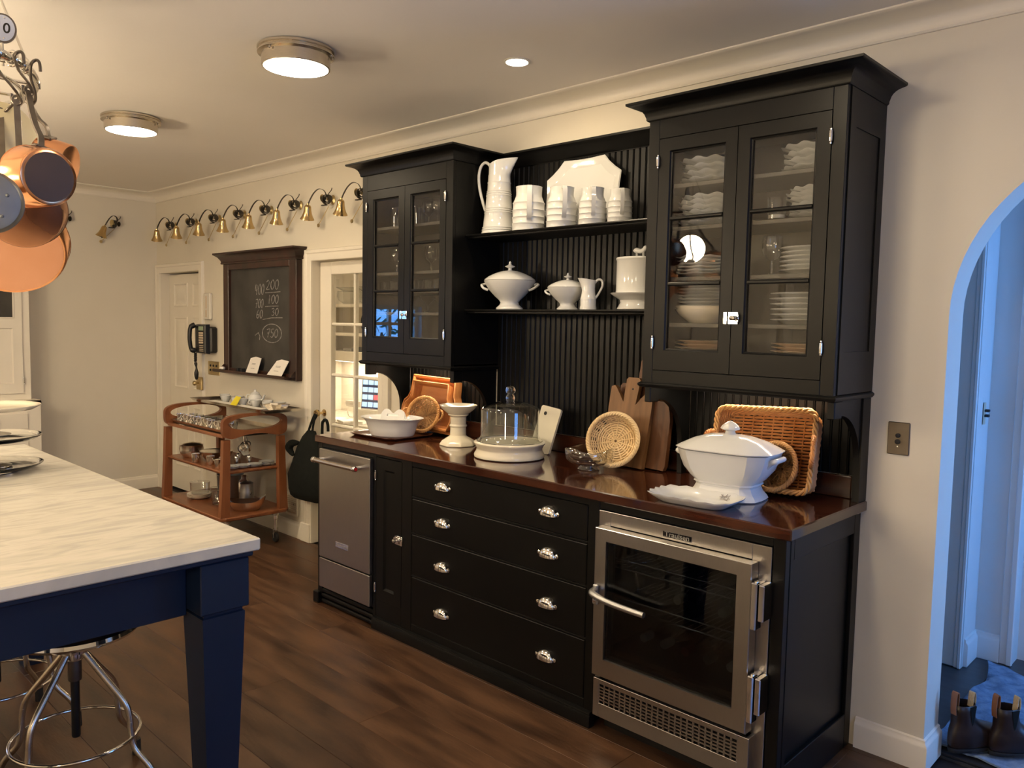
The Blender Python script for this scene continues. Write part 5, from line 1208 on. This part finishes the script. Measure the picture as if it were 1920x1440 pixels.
# bottom shelf
for k in range(3): pot('white_saucer', 'white plate %s under the glass crock on the bottom cart shelf' % ('at the bottom', 'in the middle', 'on top')[k], [(0, 0), (.05, 0), (.056, .004), (.085, .016), (.088, .020), (.083, .020), (.05, .008), (0, .006)], 'stoneware', (-4.46, -.42, .2405 + k * .009), None, 'plate', 'white plates on the bottom cart shelf')
pot('glass_crock', 'clear straight-sided glass crock on white plates on the bottom cart shelf', [(.060, 0), (.063, .003), (.066, .075), (.070, .080), (.066, .081)], 'ware_glass', (-4.46, -.42, .2780), None, 'crock')
for i, (x, y) in enumerate(((-4.30, -.38), (-4.20, -.42))): pot('glass_tumbler', 'clear glass tumbler on the bottom cart shelf, %s one' % ('left', 'right')[i], [(.028, 0), (.031, .003), (.036, .095), (.037, .097), (.034, .096)], 'ware_glass', (x, y, .2405), None, 'glass', 'tumblers on the bottom shelf')
pot('steel_pot', 'large dark steel pot at the back of the bottom cart shelf', [(0, 0), (.085, 0), (.09, .006), (.09, .16), (.094, .165), (.088, .166), (.084, .01), (0, .012)], 'tin', (-4.36, -.24, .2405), None, 'pot')
pot('cocktail_shaker', 'tall steel cocktail shaker on the bottom cart shelf', [(0, 0), (.036, 0), (.038, .004), (.044, .13), (.036, .15), (.022, .165), (.022, .18), (.012, .19), (0, .19)], 'silver', (-4.15, -.24, .2405), None, 'shaker')
pot('steel_jug', 'steel jug with dark lid on the bottom cart shelf', [(0, 0), (.046, 0), (.05, .005), (.046, .10), (.042, .14), (.046, .15), (.03, .16), (0, .163)], 'tin', (-4.06, -.27, .2405), ear(.046, .09, 'steel_handle'), 'jug')
b = B(); rings = []
for rx, ry, z, up in ((.07, .035, 0, 0), (.085, .042, .004, 0), (.115, .062, .035, .02), (.135, .075, .06, .05), (.137, .077, .063, .05), (.131, .072, .061, .05), (.08, .04, .010, 0)):
    rings.append([(rx * math.cos(a), ry * math.sin(a), z + up * abs(math.cos(a)) ** 3 * (1.0 if math.cos(a) > 0 else .4)) for a in (2 * PI * j / 40 for j in range(40))])
t = tag(b.loft(rings).o('sauce_boat', 'silver', ang=50), 'boat-shaped silver dish at the right of the bottom cart shelf', 'dish'); t.location = (-3.905, -.355, .2405); t.rotation_euler = (0, 0, .9)

# ================================================================== BAG ON THE PANTRY DOOR KNOB
b = B(); rings = []
for z, hx, hy, cx, cy in ((.318, .13, .022, -3.615, -.075), (.328, .185, .040, -3.615, -.078), (.38, .205, .055, -3.612, -.082), (.48, .195, .060, -3.606, -.085), (.58, .165, .052, -3.598, -.080), (.67, .125, .042, -3.590, -.072), (.74, .085, .030, -3.588, -.062), (.785, .045, .018, -3.590, -.052)):
    rings.append([(cx + hx * math.cos(a) * (1 + .05 * math.sin(5 * a + z * 30)), cy + hy * math.sin(a) * (1 + .18 * math.sin(3 * a + z * 22)), z) for a in (2 * PI * j / 36 for j in range(36))])
bag = thing('cloth_bag', 'black cloth bag hanging from the brass pantry door knob', 'bag')
B().loft(rings).o('sack', 'black_cloth', bag, ang=60)
for dx in (-.012, .012): B().tube(catmull([(-3.605 + dx * 2, -.052, .775), (-3.600 + dx, -.034, .85), (-3.600 + dx * .3, -.008, .908), (-3.600 - dx, .000, .912), (-3.600 - dx, -.03, .86)], 5), [.008] * 21, 8).o('strap', 'black_cloth', bag, ang=60)
B().tube(catmull([(-3.68, -.09, .700), (-3.735, -.115, .690), (-3.755, -.12, .655), (-3.72, -.11, .61)], 5), [.008, .014, .018, .022, .024, .026, .028, .028, .028, .028, .026, .024, .02, .018, .014, .010], 8).o('flap', 'black_cloth', bag, ang=60)
um = thing('umbrella_handle', 'dark curved umbrella handle sticking up beside the door knob', 'umbrella')
B().tube(catmull([(-3.50, -.03, .40), (-3.488, -.035, .80), (-3.470, -.036, .862), (-3.440, -.036, .872), (-3.420, -.036, .845), (-3.416, -.036, .800)], 6), [.010] * 31, 10).o('crook', 'black_cloth', um, ang=60)
B().tube([(-3.50, -.03, .40), (-3.52, -.02, .001)], [.018, .006], 10).o('folded_canopy', 'black_cloth', um, ang=60)

# ================================================================== PANTRY BEHIND THE GLAZED DOOR
pc = thing('pantry_cabinet', 'white pantry wall unit with open shelf behind the glazed door', 'cabinet')
for q in ((-4.93, -2.40, .80, 1.095, 2.10, 2.14), (-4.93, -2.40, .80, 1.095, 1.635, 1.66), (-4.93, -2.40, .80, 1.095, 1.40, 1.425), (-4.93, -2.40, .78, 1.095, 1.20, 1.275)): B().box(*q, .003).o('shelf', 'trim_paint', pc, ang=0)
for x in (-4.93, -3.70, -2.42): B().box(x, x + .02, .80, 1.095, 1.20, 2.14).o('upright', 'trim_paint', pc, ang=0)
B().box(-4.93, -2.40, 1.085, 1.095, 1.20, 2.14).o('back_panel', 'trim_paint', pc, ang=0)
cnt = thing('pantry_counter', 'white pantry base unit with pale counter behind the glazed door', 'counter')
B().box(-4.93, -2.40, .58, 1.095, .70, .735, .003).o('counter_top', 'marble', cnt, ang=0); B().box(-4.93, -2.40, .62, 1.095, 0, .70).o('carcass', 'trim_paint', cnt, ang=0)
for i in range(5): B().box(-4.92 + i * .505, -4.92 + i * .505 + .49, .605, .62, .45, .69, .003).o('drawer', 'trim_paint', cnt, ang=0)
for i, x in enumerate((-4.50, -4.24)):
    pot('ribbed_bowl', 'ribbed clear glass bowl on the pantry shelf, the %s one' % ('left', 'right')[i], [(.05, 0), (.06, .004), (.095, .03), (.11, .06), (.105, .10), (.108, .103)], 'ware_glass', (x, .88, 1.6605), None, 'bowl', 'glass bowls on the pantry shelf')
    pot('glass_saucer', 'clear glass dish set on the ribbed bowl, the %s one' % ('left', 'right')[i], [(.05, 0), (.06, .004), (.12, .03), (.122, .033), (.118, .033)], 'ware_glass', (x, .88, 1.762), None, 'dish', 'glass dishes on the pantry bowls')
tag(B().t((-4.30, .93, 1.5255), (PI / 2 - .12, 0, 0)).lathe([(0, 0), (.06, 0), (.098, .012), (.1, .016), (.094, .016), (0, .006)], 32).o('black_plate', 'blackgloss', ang=50), 'round black plate standing on the pantry shelf', 'plate')
tag(B().box(-4.52, -4.40, .82, .94, 1.2755, 1.300, .004).o('small_box', 'tin', ang=0), 'small grey box on the lower pantry shelf', 'box')
tag(B().box(-4.36, -4.31, .83, .92, 1.2755, 1.315, .004).o('small_box', 'rubber', ang=0), 'small black box on the lower pantry shelf', 'box')
tab = thing('display_screen', 'upright screen with rows of picture tiles on the pantry counter', 'screen', (-4.045, .78, .735), (-.08, 0, .25))
B().box(-.125, .125, -.006, .006, .100, .352, .004).o('bezel', 'bright_trim', tab, ang=0); B().box(-.118, .118, -.0075, -.005, .106, .346).o('panel', 'screen', tab, ang=0)
for r in range(4):
    for c in range(4):
        B().box(-.112 + c * .057, -.112 + c * .057 + .050, -.0085, -.007, .118 + r * .058, .118 + r * .058 + .038).o('picture_tile', 'screen_red' if (r, c) == (1, 2) else 'screen_tile', tab, ang=0)
B().box(-.135, .135, -.03, .05, 0, .100, .006).o('stand', 'bright_trim', tab, ang=0)
for i, (x, y, w_, d, rz) in enumerate(((-4.42, .66, .20, .14, .2), (-4.18, .64, .16, .12, -.3), (-4.05, .66, .1, .1, .5))):
    t = tag(B().box(-w_ / 2, w_ / 2, -d / 2, d / 2, 0, .008 + .006 * i).o('paper_stack', 'paper', ang=0), 'papers lying on the pantry counter, %s pile' % ('left', 'middle', 'right')[i], 'papers', 'papers on the pantry counter'); t.location = (x, y, .7355); t.rotation_euler = (0, 0, rz)
sg = thing('small_sign', 'small white sign on a wire stand on the pantry counter', 'sign', (-4.42, .86, .7355), .2)
B().box(-.085, .085, -.003, .003, .085, .135, .002).o('sign_card', 'paper', sg, ang=0); B().tube(catmull([(-.06, 0, .085), (-.06, 0, .02), (0, -.03, .004), (.06, 0, .02), (.06, 0, .085)], 5), .003, 6).o('wire_stand', 'nickel', sg)
text_obj('~ ~ ~', 'sign_scribble', 'ink', sg, .03, (0, -.0035, .11), (PI / 2, 0, 0), .0003)
ul = thing('under_cabinet_light', 'strip light under the pantry wall unit', 'light', (-3.9, .93, 1.1995)); B().box(-.9, .9, -.02, .02, -.016, 0, .003).o('housing', 'bright_trim', ul, ang=0)
B().box(-.88, .88, -.014, .014, -.0175, -.0158).o('lens', 'lamp_lens', ul, ang=0)
l = bpy.data.lights.new('strip', 'AREA'); l.shape = 'RECTANGLE'; l.size = 1.7; l.size_y = .03; l.energy = 16; l.color = (1, .80, .55)
o = bpy.data.objects.new('strip_bulb', l); COL.objects.link(o); o.location = (-3.9, .93, 1.18)
pl_ = thing('ceiling_light', 'small flush ceiling light inside the pantry', 'ceiling light', (-3.6, .55, 2.4)); B().lathe([(0, -.0005), (.11, -.0005), (.11, -.03), (.09, -.05), (0, -.055)], 32).o('shade', 'lamp_lens', pl_, ang=40)
lamp_light('ceiling_light_bulb', (-3.6, .55, 2.34), .2, 9)
# ================================================================== KITCHEN ISLAND
MT['pale_brass'] = mat('pale_brass', (.78, .70, .46), .42, .6, col2=(.84, .76, .52), nscale=5)
isl = thing('island_table', 'navy blue kitchen island with white marble top and square tapered legs', 'table')
IX0, IX1, IY0, IY1 = -3.20, -.984, -3.04, -1.838
B().box(IX0, IX1, IY0, IY1, .879, .914, .004).o('marble_top', 'marble', isl, ang=0)
B().box(IX0 + .016, IX1 - .014, IY0 + .014, IY1 - .014, .862, .8785, .004).o('top_moulding', 'navy_paint', isl, ang=0)
LX1, LY1 = IX1 - .018, IY1 - .026
for x0, x1, y0, y1 in ((-1.112, -1.090, IY0 + .16, LY1 - .14), (-2.9, -1.14, LY1 - .050, LY1 - .028), (-2.9, -1.14, IY0 + .054, IY0 + .076), (-2.80, -2.778, IY0 + .16, LY1 - .14)):
    B().box(x0, x1, y0, y1, .705, .8615, .002).o('apron', 'navy_paint', isl, ang=0)
for lx, ly in ((LX1 - .07, LY1 - .07), (LX1 - .07, IY0 + .096), (-2.83, LY1 - .07), (-2.83, IY0 + .096)):
    lg = B().box(lx - .07, lx + .07, ly - .07, ly + .07, .722, .8615, .003).o('leg', 'navy_paint', isl, ang=0)
    b = B(); q = lambda h, z: [(lx - h, ly - h, z), (lx + h, ly - h, z), (lx + h, ly + h, z), (lx - h, ly + h, z)]
    b.loft([q(.056, .722), q(.056, .712), q(.061, .708), q(.061, .70), q(.038, 0)]).o('tapered_shaft', 'navy_paint', lg, ang=20)
# revolving metal stools
def stool(lab, x, y, rz):
    t = thing('revolving_stool', lab, 'stool', (x, y, 0), rz, 'round metal stools at the island')
    B().lathe([(0, .530), (.162, .530), (.184, .536), (.191, .546), (.189, .558), (.176, .564), (0, .566)], 48).o('seat', 'chrome', t, ang=40)
    B().lathe([(0, .448), (.026, .448), (.028, .452), (.028, .470), (.044, .474), (.046, .486), (.050, .510), (.085, .522), (.090, .5295), (0, .5295)], 28).o('hub', 'chrome', t, ang=40)
    B().lathe([(0, .195), (.0115, .195), (.013, .200), (.013, .40), (0, .40)], 16).o('screw', 'black_plastic', t, ang=40)
    B().lathe([(0, .38), (.019, .38), (.020, .384), (.020, .450), (0, .450)], 18).o('sleeve', 'steel_handle', t, ang=40)
    for a in (42, 118, 222, 298):
        a = math.radians(a); c, s = math.cos(a), math.sin(a)
        path = catmull([(.030 * c, .030 * s, .470), (.095 * c, .095 * s, .390), (.155 * c, .155 * s, .315), (.172 * c, .172 * s, .270), (.178 * c, .178 * s, .205), (.190 * c, .190 * s, .160), (.235 * c, .235 * s, .105), (.256 * c, .256 * s, .060), (.260 * c, .260 * s, .012)], 6)
        lg = B().tube(path, .0100, 10).o('leg', 'brushed_nickel', t, ang=60)
        B().tube([(.258 * c, .258 * s, .055), (.260 * c, .260 * s, .001)], .0145, 12).o('rubber_foot', 'rubber', lg, ang=40)
    B().tube(circ(.184, .200, 64), .0058, 8, True).o('foot_ring', 'nickel', t, ang=60)
stool('round revolving metal stool with foot ring beneath the near end of the island', -1.630, -2.125, 0)
stool('round revolving metal stool farther along under the island', -2.230, -2.200, .3)
# tiered cake stands with plates at the left edge
def cake_plate(lab, loc, r, h, m, group='stacked cake plates on the island'):
    t = thing('cake_plate', lab, 'cake plate', loc, 0, group)
    B().lathe([(0, h), (r * .6, h), (r * .86, h + .003), (r * .97, h + .014), (r, h + .019), (r * 1.004, h + .021), (r * .985, h + .0215), (r * .9, h + .012), (r * .8, h + .008), (0, h + .008)], 56).o('plate', m, t, ang=60)
    B().lathe([(0, 0), (r * .40, 0), (r * .42, .003), (r * .30, .008), (r * .10, .016), (r * .07, h * .6), (r * .14, h - .006), (r * .3, h - .0003), (0, h - .0003)] if h > .05 else [(0, 0), (r * .5, 0), (r * .52, .002), (r * .5, h - .0003), (0, h - .0003)], 32).o('foot', m, t, ang=40)
cake_plate('low clear glass cake plate resting on the marble island top', (-2.53, -2.135, .9145), .180, .012, 'glass')
cake_plate('clear glass footed cake plate, middle of three on the island', (-2.53, -2.135, .9360), .178, .100, 'glass')
cake_plate('cream footed cake plate on top of the two glass ones', (-2.53, -2.135, 1.0575), .176, .096, 'creamware')

# ================================================================== POT RACK AND PANS
rk = thing('pot_rack', 'oval metal pot rack with hooks hanging over the island', 'pot rack')
RCX, RCY, RZ = -2.105, -2.375, 2.262
b = B().tube([(RCX + .50 * math.cos(a), RCY + .28 * math.sin(a), RZ) for a in (2 * PI * i / 72 for i in range(72))], .013, 10, True); b.o('oval_rail', 'nickel', rk, ang=60)
B().tube([(RCX + .46 * math.cos(a), RCY + .245 * math.sin(a), RZ - .045) for a in (2 * PI * i / 72 for i in range(72))], .006, 8, True).o('inner_rail', 'nickel', rk, ang=60)
for i in range(5):
    x = RCX - .40 + .2 * i; hy = .28 * math.sqrt(max(0, 1 - ((x - RCX) / .5) ** 2))
    B().tube([(x, RCY - hy, RZ), (x, RCY + hy, RZ)], .005, 6).o('cross_bar', 'nickel', rk, ang=60)
for a in (1.1, 2.3, 3.9, 5.3): B().tube([(RCX + .5 * math.cos(a), RCY + .28 * math.sin(a), RZ), (RCX + .3 * math.cos(a), RCY + .17 * math.sin(a), 2.5995)], .004, 6).o('hanging_rod', 'nickel', rk, ang=60)
for a in (-.1, .12, .3, .48, .66): B().tube([(RCX + .5 * math.cos(a) + .020 * math.cos(q) * math.cos(a), RCY + .28 * math.sin(a) + .020 * math.cos(q) * math.sin(a), RZ + .020 * math.sin(q)) for q in (2 * PI * i / 24 for i in range(24))], .0048, 6, True).o('collar_ring', 'nickel', rk, ang=60)
tocam = V((1.04 + 1.79, -2.94 + 2.23, 0)).normalized()
sgn = thing('number_plaque', 'small oval plaque reading 10 on top of the pot rack', 'plaque', (-1.790, -2.237, 2.334), (0, .05, math.atan2(tocam.x, -tocam.y)))
B().prism([(.036 * math.cos(a), .046 + .043 * math.sin(a)) for a in (2 * PI * i / 40 for i in range(40))], -.004, .004, 'xz').o('rim_plate', 'steel_handle', sgn, ang=30)
B().prism([(.031 * math.cos(a), .046 + .038 * math.sin(a)) for a in (2 * PI * i / 40 for i in range(40))], -.0055, -.0035, 'xz').o('face', 'enamel', sgn, ang=30)
text_obj('10', 'plaque_number', 'blackgloss', sgn, .042, (0, -.0058, .046), (PI / 2, 0, 0), .0004, .95, .0006)
for z in (.076, .016): B().t((.004, -.0055, z), (PI / 2, 0, 0)).lathe([(.003, 0), (.003, .0015), (0, .0025)], 10).o('rivet', 'nickel', sgn)
B().tube([(0, 0, .006), (.004, .01, -.062)], .004, 6).o('stem', 'nickel', sgn)

def pan(name, lab, c, nrm, r, depth, hang, m, inner='tin', hlen=.20, cat='pan', rb=None, bottom=None, group='copper pans on the pot rack', rivets=False):
    """c = centre of the outer bottom, nrm = outward bottom normal, hang = point the handle hooks at"""
    nrm = V(nrm).normalized(); c = V(c); hang = V(hang)
    rim_c = c - nrm * depth
    up = hang - rim_c; up = (up - nrm * up.dot(nrm)).normalized()
    M = Matrix((up, (-nrm).cross(up), -nrm)).transposed()
    t = thing(name, lab, cat, c, tuple(M.to_euler()), group)
    rb = rb or r * .93
    B().lathe([(0, .0), (rb - .010, 0), (rb - .003, .002), (rb, .008), (r, depth), (r + .0015, depth + .0012), (r - .0025, depth), (rb - .004, .010), (rb - .015, .004), (0, .0035)], 56).o('body', m, t, ang=40)
    if bottom: B().lathe([(0, -.0006), (rb - .012, -.0006), (rb - .011, .0004), (0, .0005)], 48).o('bottom_face', bottom, t, ang=40)
    L = M.transposed() @ (hang - c)
    p0 = V((r - .002, 0, depth - .018)); p1 = V((r + .03, 0, depth - .006))
    path = catmull([tuple(p0), tuple(p1), tuple(p1 + (L - p1) * .25 + V((0, 0, .010))), tuple(p1 + (L - p1) * .6 + V((0, 0, .010))), tuple(L)], 6)
    h = B().band(path, (0, .017, 0), .006).o('handle', 'steel_handle', t, ang=60)
    B().box(r - .004, r + .004, -.022, .022, depth - .034, depth - .006, .003).o('handle_bracket', 'steel_handle', h, ang=0)
    B().t(tuple(L), (0, 0, 0)).tube([(.010 * math.cos(q), .010 * math.sin(q), 0) for q in (2 * PI * i / 20 for i in range(20))], .0035, 6, True).o('hanging_eye', 'steel_handle', h, ang=60)
    if rivets:
        for k in range(5): B().t((rb * .62 * math.cos(k * 1.256), rb * .62 * math.sin(k * 1.256), -.0015)).lathe([(0, -.003), (.004, -.0015), (.005, .001), (0, .001)], 10).o('rivet', m, t)
    return t
def s_hook(lab, top, bot):
    top, bot = V(top), V(bot); d = (bot - top)
    t = thing('pan_hook', lab, 'hook', (0, 0, 0), 0, 'hooks on the pot rack')
    sd = V((.72, .69, 0)) * .014
    pts = catmull([top + sd + V((0, 0, -.012)), top + sd * .8 + V((0, 0, .014)), top + V((0, 0, .020)), top - sd + V((0, 0, .006)), top - sd * .6 + d * .35, bot + sd * .6 - d * .3, bot + sd, bot + V((0, 0, -.014)), bot - sd, bot - sd + V((0, 0, .02))], 5)
    B().tube(pts, .0045, 6).o('wire', 'steel_handle', t, ang=60)
pan('saucepan', 'copper saucepan hanging with its dark base toward the room, frontmost on the rack', (-1.493, -2.203, 1.912), (1.19, .24, -.10), .088, .100, (-1.700, -2.196, 2.190), 'copper', bottom='pan_base', rb=.080)
pan('saucepan', 'copper saute pan with brown-toned base hanging below the front saucepan', (-1.722, -2.212, 1.828), (.86, -.30, -.34), .118, .060, (-1.745, -2.215, 2.168), 'copper_dark', rb=.108)
pan('skillet', 'steel skillet with rivets at the left edge, grey-blue in the daylight', (-1.450, -2.366, 1.822), (.95, -.28, -.06), .083, .038, (-1.555, -2.36, 2.160), 'pan_steel', rb=.079, rivets=True, cat='skillet')
pan('saute_pan', 'widest copper pan, its pinkish base turned down, lowest on the rack', (-1.915, -2.198, 1.722), (.78, -.22, -.60), .170, .060, (-2.000, -2.195, 2.180), 'copper', bottom='copper_satin', rb=.160)
pan('saucepan', 'copper saucepan hanging behind the front one, its rim to the right', (-1.765, -2.068, 1.985), (.60, .72, -.25), .080, .090, (-1.790, -2.165, 2.185), 'copper', rb=.078)
t = tag(B().lathe([(0, 0), (.09, 0), (.10, .004), (.105, .010), (.10, .012), (.05, .020), (0, .022)], 40).o('brass_lid', 'pale_brass', ang=50), 'pale brass pan lid hanging at the far left of the rack', 'plate'); t.location = (-2.000, -2.200, 2.105); t.rotation_euler = (0, PI / 2 - .1, -.25)  # a pan lid, hung flat side out from the rack
pan('saucepan', 'copper saucepan hanging at the middle of the rack', (-2.180, -2.300, 1.930), (.9, -.2, -.2), .095, .100, (-2.26, -2.30, 2.19), 'copper')
pan('saucepan', 'copper saucepan hanging at the far end of the rack', (-2.420, -2.420, 1.900), (.8, .4, -.2), .105, .110, (-2.50, -2.44, 2.19), 'copper')
for i, (a, b_) in enumerate((((-1.612, -2.240, RZ - .010), (-1.700, -2.196, 2.185)), ((-1.622, -2.300, RZ - .010), (-1.745, -2.215, 2.165)), ((-1.608, -2.345, RZ - .010), (-1.555, -2.36, 2.158)), ((-1.870, -2.130, RZ - .01), (-2.000, -2.195, 2.178)), ((-1.660, -2.185, RZ - .01), (-1.790, -2.165, 2.183)))):
    s_hook('bent metal hook on the rack end, %s of five' % ('first', 'second', 'third', 'fourth', 'fifth')[i], a, b_)

# ================================================================== BUILT-IN WHITE CABINET ON THE END WALL
bc = thing('built_in_cabinet', 'cream built-in dresser with glazed upper doors on the far end wall', 'cabinet')
y0, y1 = -2.45, -1.062
B().box(XB + .0005, -5.770, y0, y1, 0, .845).o('base_carcass', 'trim_paint', bc, ang=0)
B().sweep([(0, .840), (.010, .842), (.024, .856), (.024, .868), (.018, .874), (0, .876)], [(-5.75, y0), (-5.75, y1), (XB + .001, y1)][::-1] if False else [(XB + .001, y1), (-5.75, y1), (-5.75, y0)][::-1]).o('counter_lip', 'trim_paint', bc, ang=40)
B().box(XB + .0005, -5.75, y0, y1, .845, .875).o('counter', 'trim_paint', bc, ang=0)
B().box(XB + .0005, -5.870, y0, y1 - .035, .8755, 2.05).o('upper_carcass', 'trim_paint', bc, ang=0)
B().sweep([(0, .8755), (.030, .8755), (.024, .89), (.008, .905), (0, .915)], [(-5.870, y0), (-5.870, y1 - .035), (XB + .001, y1 - .035)]).o('foot_moulding', 'trim_paint', bc, ang=40) if False else None
for k in range(3):
    ya, yb = y1 - .085 - .44 * (k + 1), y1 - .085 - .44 * k - .006
    q = lambda x, e, z0, z1: [(x, ya + e, z0), (x, yb - e, z0), (x, yb - e, z1), (x, ya + e, z1)]
    d = B().loft([q(-5.870, 0, .925, 2.0), q(-5.848, 0, .925, 2.0), q(-5.848, .062, 1.0, 1.42), q(-5.858, .070, 1.008, 1.412)]).o('door', 'trim_paint', bc, ang=20)
    B().box(-5.8475, -5.846, ya + .062, yb - .062, 1.50, 1.94).o('glazed_panel', 'slate', d, ang=0)
    for zz in (1.49, 1.94): B().box(-5.848, -5.840, ya + .05, yb - .05, zz, zz + .012, .002).o('glazing_bead', 'trim_paint', d, ang=0)
    for yy in (ya + .05, yb - .062): B().box(-5.848, -5.840, yy, yy + .012, 1.502, 1.94, .002).o('glazing_bead', 'trim_paint', d, ang=0)
    h_ = HINGE.copy(); COL.objects.link(h_); h_.parent = d; h_.location = (-5.846, yb + .003, 1.02)
    for z0, z1 in ((.66, .78), (.38, .64), (.10, .36)):
        dw = B().box(-5.770, -5.752, ya, yb, z0, z1, .003).o('drawer', 'trim_paint', bc, ang=0)
        B().t((-5.752, (ya + yb) / 2 + .01, (z0 + z1) / 2), (0, PI / 2, 0)).lathe([(.006, 0), (.006, .010), (.016, .018), (.015, .026), (0, .030)], 14).o('knob', 'dark_iron', dw, ang=50)

# ================================================================== HALL: MAT, TOWEL, BOOTS
struct_mat = tag(B().box(.195, 1.30, .165, 1.02, -.0015, .008, .003).o('door_mat', 'dark_mat', ang=0), 'dark flat mat on the hall floor under the blue-lit towel', 'mat')
def towel():
    nx, ny = 56, 44; vs = []; fs = []; rr = random.Random(5)
    def hgt(u, v):
        x, y = u * 9, v * 7
        return .006 * math.sin(x * 1.7 + math.sin(y * 1.3) * 1.4) * math.cos(y * 1.9 + x * .4) + .0035 * math.sin(x * 4.1 + y * 3.3) + .002 * math.sin(x * 9 - y * 7)
    for side in (0, 1):
        for j in range(ny + 1):
            for i in range(nx + 1):
                u, v = i / nx, j / ny
                x = .205 + .97 * u - .02 * (1 - v) + .012 * math.sin(v * 9) - .055 * max(0, v - .75) * 4 * (1 - u)
                y = .185 + .875 * v + .12 * (1 - u) ** 6 * v - .10 * u * v + .012 * math.sin(u * 14)
                z = .021 + hgt(u, v) + (0 if side == 0 else -.007)
                vs.append((x, y, z))
    S = (nx + 1) * (ny + 1)
    for s in (0, 1):
        for j in range(ny):
            for i in range(nx):
                a = s * S + j * (nx + 1) + i; fs.append((a, a + 1, a + nx + 2, a + nx + 1))
    edge = [i for i in range(nx + 1)] + [j * (nx + 1) + nx for j in range(1, ny + 1)] + [ny * (nx + 1) + i for i in range(nx - 1, -1, -1)] + [j * (nx + 1) for j in range(ny - 1, 0, -1)]
    for k in range(len(edge)):
        a, b_ = edge[k], edge[(k + 1) % len(edge)]; fs.append((a, b_, S + b_, S + a))
    return B().add(vs, fs)
tag(towel().o('bath_towel', 'blue_lit_towel', ang=80), 'rumpled terry towel, coloured by blue daylight, spread on the hall floor', 'towel')
def boot(lab, x, y, rz):
    t = thing('ankle_boot', lab, 'boot', (x, y, .036), rz, 'pair of brown ankle boots')
    rings = []
    for z, c, hl, hw, toe in ((.012, .080, .125, .040, 1), (.022, .080, .132, .046, 1), (.040, .078, .132, .048, 1), (.060, .066, .118, .046, .8), (.078, .042, .090, .040, .5), (.096, .022, .060, .035, .2), (.115, .010, .047, .033, 0), (.140, .006, .044, .032, 0), (.168, .006, .045, .033, 0), (.170, .006, .042, .030, 0), (.13, .008, .038, .026, 0), (.04, .04, .06, .033, 0)):
        ring = []
        for j in range(40):
            a = 2 * PI * j / 40; s, c_ = math.sin(a), math.cos(a)
            w_ = hw * (1 + .12 * toe * math.exp(-((s - .35) / .4) ** 2)) * (1 - .18 * toe * max(0, -s))
            ring.append((w_ * c_ * (abs(c_) ** -.12 if abs(c_) > .05 else 1), c + hl * s, z))
        rings.append(ring)
    B().loft(rings, True, True).o('upper', 'boot_leather', t, ang=60)
    so = [((.043 * (1 + .10 * math.exp(-((math.sin(a) - .35) / .4) ** 2)) * (1 - .15 * max(0, -math.sin(a)))) * math.cos(a), .080 + .134 * math.sin(a)) for a in (2 * PI * j / 40 for j in range(40))]
    B().prism(so, 0, .013, 'xy').o('sole', 'rubber', t, ang=40)
    B().prism([(p[0], p[1]) for p in so if p[1] < .02], -.0005, .006, 'xy').o('heel', 'rubber', t, ang=40)
    for s in (-1, 1): B().prism([(.000, .168), (.030, .168), (.022, .120), (.014, .085), (.008, .120)], s * .0300, s * .0345, 'yz').o('elastic_gusset', 'black_cloth', t, ang=30)
    B().band(catmull([(0, -.040, .135), (0, -.043, .165), (0, -.041, .205), (0, -.035, .216), (0, -.029, .205), (0, -.031, .150)], 5), (.022, 0, 0), .003).o('heel_tab', 'tan_leather', t, ang=60)
    B().band(catmull([(0, .050, .150), (0, .055, .172), (0, .052, .200), (0, .046, .198), (0, .042, .150)], 5), (.022, 0, 0), .003).o('front_tab', 'silk_gold', t, ang=60)
boot('left brown leather ankle boot, nearest the arch jamb', .300, .180, -.42)
boot('right brown leather ankle boot, beside the other on the towel', .415, .262, -.62)
